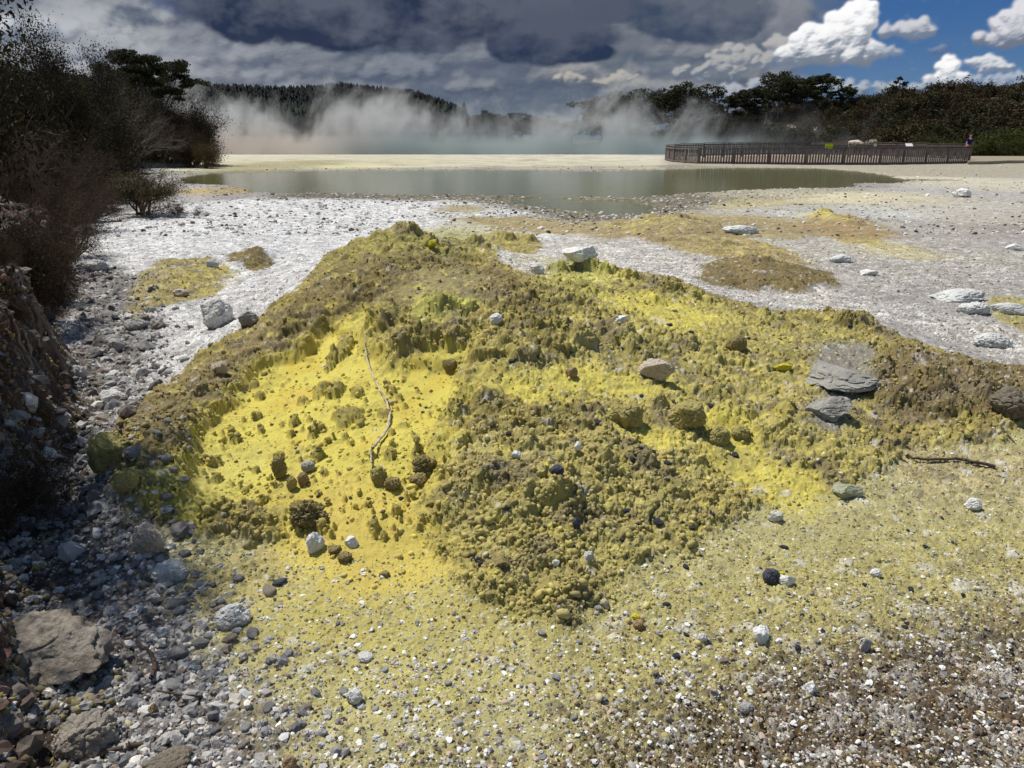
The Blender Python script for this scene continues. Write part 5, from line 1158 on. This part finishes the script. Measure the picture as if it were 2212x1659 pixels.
# fair weather heaps on the right, as piles of lit billows
def heap(blobs, base, bright, shade, s, size=14, n=70, edge=.25, op=1., soft_n=4, fine=3.0):
    """blobs: (px, py, rx, ry); base: the level below which the cloud is cut flat"""
    r = np.random.default_rng(s); cs = []
    for (px, py, rx, ry) in blobs:
        cs.append((px, py, min(rx, ry) * .8, 0)); m = int(n * rx * ry / sum(b[2] * b[3] for b in blobs)) + 3
        for _ in range(m):
            a = r.uniform(0, 6.28); q = r.random() ** .45; cs.append((px + math.cos(a) * rx * q, py + math.sin(a) * ry * q, size * r.uniform(.45, 1.3) * (1.15 - .4 * q), r.uniform(-.3, .4) * size))
    x0 = min(c_[0] - c_[2] for c_ in cs) - 12; x1 = max(c_[0] + c_[2] for c_ in cs) + 12; y0 = min(c_[1] - c_[2] for c_ in cs) - 12; y1 = max(c_[1] + c_[2] for c_ in cs) + 12
    a0, e1 = ang(x0, y0); a1, e0 = ang(x1, y1); e0 = min(e0, ang(x0, y1)[1]); e1 = max(e1, ang(x1, y0)[1]); j = np.nonzero((_az > a0 - .01) & (_az < a1 + .01))[0]; i = np.nonzero((_el > e0 - .01) & (_el < e1 + .01))[0]
    if not len(i) or not len(j): return
    sl = (slice(i[0], i[-1] + 1), slice(j[0], j[-1] + 1)); A_ = AZ[sl]; B_ = EL[sl]; wx = (S2(9, s=s + 40, o=4, sl=sl)) * 9; wy = (S2(9, s=s + 50, o=4, sl=sl)) * 9
    Hh = np.full(A_.shape, -50., f32); ac, ec = ang(np.mean([x0, x1]), np.mean([y0, y1]))
    # to photograph units
    Xp = np.tan(A_) ; d_ = np.stack([np.sin(A_) * np.cos(B_), np.cos(A_) * np.cos(B_), np.sin(B_)], -1); dep = d_[..., 1] * cp - d_[..., 2] * sp; up_ = d_[..., 1] * sp + d_[..., 2] * cp
    Xp = CX + d_[..., 0] / dep * F + wx; Yp = CY - up_ / dep * F + wy
    for (px, py, q, z) in cs:
        d2 = (Xp - px) ** 2 + (Yp - py) ** 2; Hh = np.maximum(Hh, np.where(d2 < q * q, z + np.sqrt(np.maximum(q * q - d2, 0)), -50))
        Hh = np.maximum(Hh, np.where(Hh > -49, -50, np.where(d2 < (q + 7) ** 2, -1 - (np.sqrt(d2) - q) * 2, -50)))
    Hs = Hh
    Hs = np.maximum(Hs, -12)
    for _ in range(soft_n): Hs = (Hs + np.roll(Hs, 1, 0) + np.roll(Hs, -1, 0) + np.roll(Hs, 1, 1) + np.roll(Hs, -1, 1)) / 5
    Hc = np.maximum(Hs, -8) + S2(14, s=s + 70, o=5, sl=sl) * fine; gx = np.gradient(Hc, axis=1) / 1.55; gy = np.gradient(Hc, axis=0) / 1.4
    nl = np.sqrt(gx ** 2 + gy ** 2 + 1); lam = (-gx * -.45 + -gy * -.75 * -1 + .45) / nl
    lam = ((gx * .45) + (-gy * .78) + .42) / nl
    hgt = np.clip((base - Yp) / max(base - y0, 1), 0, 1)
    lum = np.clip(.10 + .48 * np.clip(lam, -.2, 1) + .62 * hgt ** .7, 0, 1.02) * (1 - .35 * np.clip(1 - (base - Yp) / 14, 0, 1))
    al = smooth(-11, 4 + edge * 8, Hs + S2(11, s=s + 80, o=5, sl=sl) * 6) * smooth(base + 9, base - 3, Yp + S2(7, s=s + 60, o=3, sl=sl) * 8) * op
    col = ramp(lum, lin(*shade) * .85, lin(*shade), (lin(*shade) + lin(*bright)) / 2, lin(*bright), lin(*bright) * 1.08)
    SK[sl] += (col.astype(f32) - SK[sl]) * np.clip(al, 0, 1)[..., None]
# rows of dull heaps that make up the deck
_q = np.random.default_rng(77)
for k in range(60):
    t = k / 60; py = 205 - 190 * _q.random() if k < 34 else _q.uniform(150, 215); px = _q.uniform(-250, 1690); far = np.clip((py - 40) / 170, 0, 1)
    w_ = (170 - 90 * far) * _q.uniform(.6, 1.3); hh_ = (34 - 20 * far) * _q.uniform(.6, 1.2); lf = np.clip((620 - px) / 500, 0, 1) * np.clip((150 - py) / 80, 0, 1)
    b_ = np.array([136, 140, 147]) + _q.uniform(-16, 14) + 66 * lf + 16 * far + np.array([14, 9, 0]) * np.clip((px - 900) / 500, 0, 1); sh_ = np.array([84, 96, 116]) + 24 * lf - 8 * far
    heap([(px, py, w_, hh_), (px + w_ * .5 * _q.uniform(-1, 1), py - hh_ * .6, w_ * .4, hh_ * .6)], py + hh_ * .7, tuple(b_), tuple(sh_), 100 + k, 36 - 18 * far, 30, 3.0, _q.uniform(.3, .7), 30 if far < .6 else 14, 2.2)
# rain clouds: even above, darkest and sharpest along the base
def mass(blobs, warp, soft, cb, ct, s, k, op=.96):
    n = S2(k, s=s); bl = bil(k * 1.6, s); m = None
    for b in blobs: q = 1 - Ell(*b); m = q if m is None else np.maximum(m, q)
    m = m + n * warp + (bl - .62) * warp * .7
    a, e = ang(blobs[0][0], blobs[0][1] + blobs[0][3]); t = (EL - e) * F / blobs[0][3] / 1.6 + n * 1.3 + S2(k * 2.4, s=s + 1) * .7 + LL * .4 + (bl - .6) * .5
    over(smooth(-.03, soft, m) * op, ramp(t, cb, cb * .5 + ct * .5, ct))
mass([(1640,20,90,60),(1700,60,50,50)], .5, .5, lin(118, 124, 136), lin(146, 148, 156), 24, 1.5, .8)
mass([(1330,90,70,60),(1300,40,120,60)], .5, .4, lin(86, 98, 114), lin(116, 122, 132), 25, 1.6, .85)
mass([(1500,36,150,48),(1440,0,200,50),(1590,60,50,22)], .42, .22, lin(58, 72, 96), lin(96, 104, 118), 21, 1.7)
mass([(1190,84,150,48),(1110,96,70,34),(1270,110,60,22),(1180,20,160,60)], .42, .24, lin(38, 52, 80), lin(80, 88, 106), 22, 1.7)
mass([(740,20,310,84),(530,50,90,46),(960,20,150,70),(720,70,150,40),(800,-40,420,60)], .5, .30, lin(38, 50, 76), lin(88, 95, 110), 23, 1.7)
# fair weather heaps on the right
heap([(1700,192,150,14),(1850,192,90,14),(1600,200,90,12),(1960,196,60,10)], 214, (176, 182, 190), (100, 116, 138), 31, 12, 120, .5, .85)
heap([(1600,125,70,22),(1690,96,40,26),(1655,128,16,9),(1560,150,50,20),(1500,160,40,12)], 172, (188, 186, 184), (106, 118, 136), 32, 13, 90, .7, .75)
heap([(1350,166,34,9),(1310,178,40,7),(1230,170,40,8)], 188, (190, 184, 172), (112, 120, 130), 33, 9, 40, .6, .75)
heap([(1790,96,66,34),(1850,44,26,36),(1756,108,54,22),(1838,108,60,22),(1822,74,40,40),(1866,30,16,18),(1720,124,24,8)], 138, (246, 246, 247), (124, 134, 150), 34, 24, 130, .4, 1., 7, 3.0)
heap([(1912,112,38,9)], 124, (178, 184, 194), (124, 138, 158), 35, 9, 26, .6, .9)
heap([(1960,66,48,12),(1990,58,26,12),(1925,70,20,9)], 82, (200, 202, 208), (120, 132, 154), 36, 15, 40, .9, 1., 6)
heap([(2195,62,50,34),(2150,84,40,14),(2225,30,40,34),(2180,40,24,16)], 101, (214, 214, 220), (116, 126, 146), 37, 20, 80, .8, 1., 7)
heap([(2048,150,22,24),(2030,172,34,12),(2060,170,30,12)], 186, (244, 244, 244), (140, 154, 174), 38, 14, 50, .5, 1., 5)
heap([(2130,140,42,15),(2170,146,20,8)], 156, (214, 216, 220), (124, 138, 160), 39, 11, 60, .5)
heap([(2110,178,120,9),(2190,172,40,12)], 192, (176, 184, 196), (112, 130, 154), 40, 10, 80, .7, .85)
heap([(2025,106,18,7)], 115, (128, 142, 168), (96, 114, 148), 41, 8, 20, .9, .8)
DR = 7000.; vx = np.stack([np.sin(AZ) * np.cos(EL), np.cos(AZ) * np.cos(EL), np.sin(EL)], -1) * DR; vx[..., 2] += CAMH
i = np.arange(AZ.size).reshape(AZ.shape); me = new_mesh('sky', vx.reshape(-1, 3), quads=np.stack([i[:-1, :-1], i[:-1, 1:], i[1:, 1:], i[1:, :-1]], -1).reshape(-1, 4)); col_attr(me, np.clip(SK, 0, 2).reshape(-1, 3))
m = bpy.data.materials.new('sky'); m.use_nodes = True; nt = m.node_tree; nt.nodes.clear(); em = nt.nodes.new('ShaderNodeEmission'); at_ = nt.nodes.new('ShaderNodeAttribute'); at_.attribute_name = 'tint'
fine = noise(nt, nt.nodes.new('ShaderNodeTexCoord').outputs['Object'], .012, 4, .6); g = (fine - .5) * .10 + 1.0
nt.links.new(mixrgb(nt, 1.0, at_.outputs['Color'], vec(nt, g, g, g), 'MULTIPLY'), em.inputs[0]); ou = nt.nodes.new('ShaderNodeOutputMaterial'); nt.links.new(em.outputs[0], ou.inputs[0]); m.cycles.emission_sampling = 'NONE'
tag(link('sky', me, m), kind='structure'); print('sky', time.time() - T0)

# ------------------------------------------------------------------ render settings
scn.view_settings.view_transform = 'Standard'; scn.view_settings.look = 'None'; scn.view_settings.exposure = 0; scn.view_settings.gamma = 1
scn.render.engine = 'CYCLES'; cy_ = scn.cycles; cy_.use_denoising = True; cy_.max_bounces = 6; cy_.diffuse_bounces = 2; cy_.glossy_bounces = 3; cy_.transmission_bounces = 2; cy_.volume_bounces = 1; cy_.transparent_max_bounces = 6
cy_.volume_step_rate = 2.0; cy_.volume_max_steps = 64; cy_.use_adaptive_sampling = True; cy_.adaptive_threshold = .015
print('built', time.time() - T0)
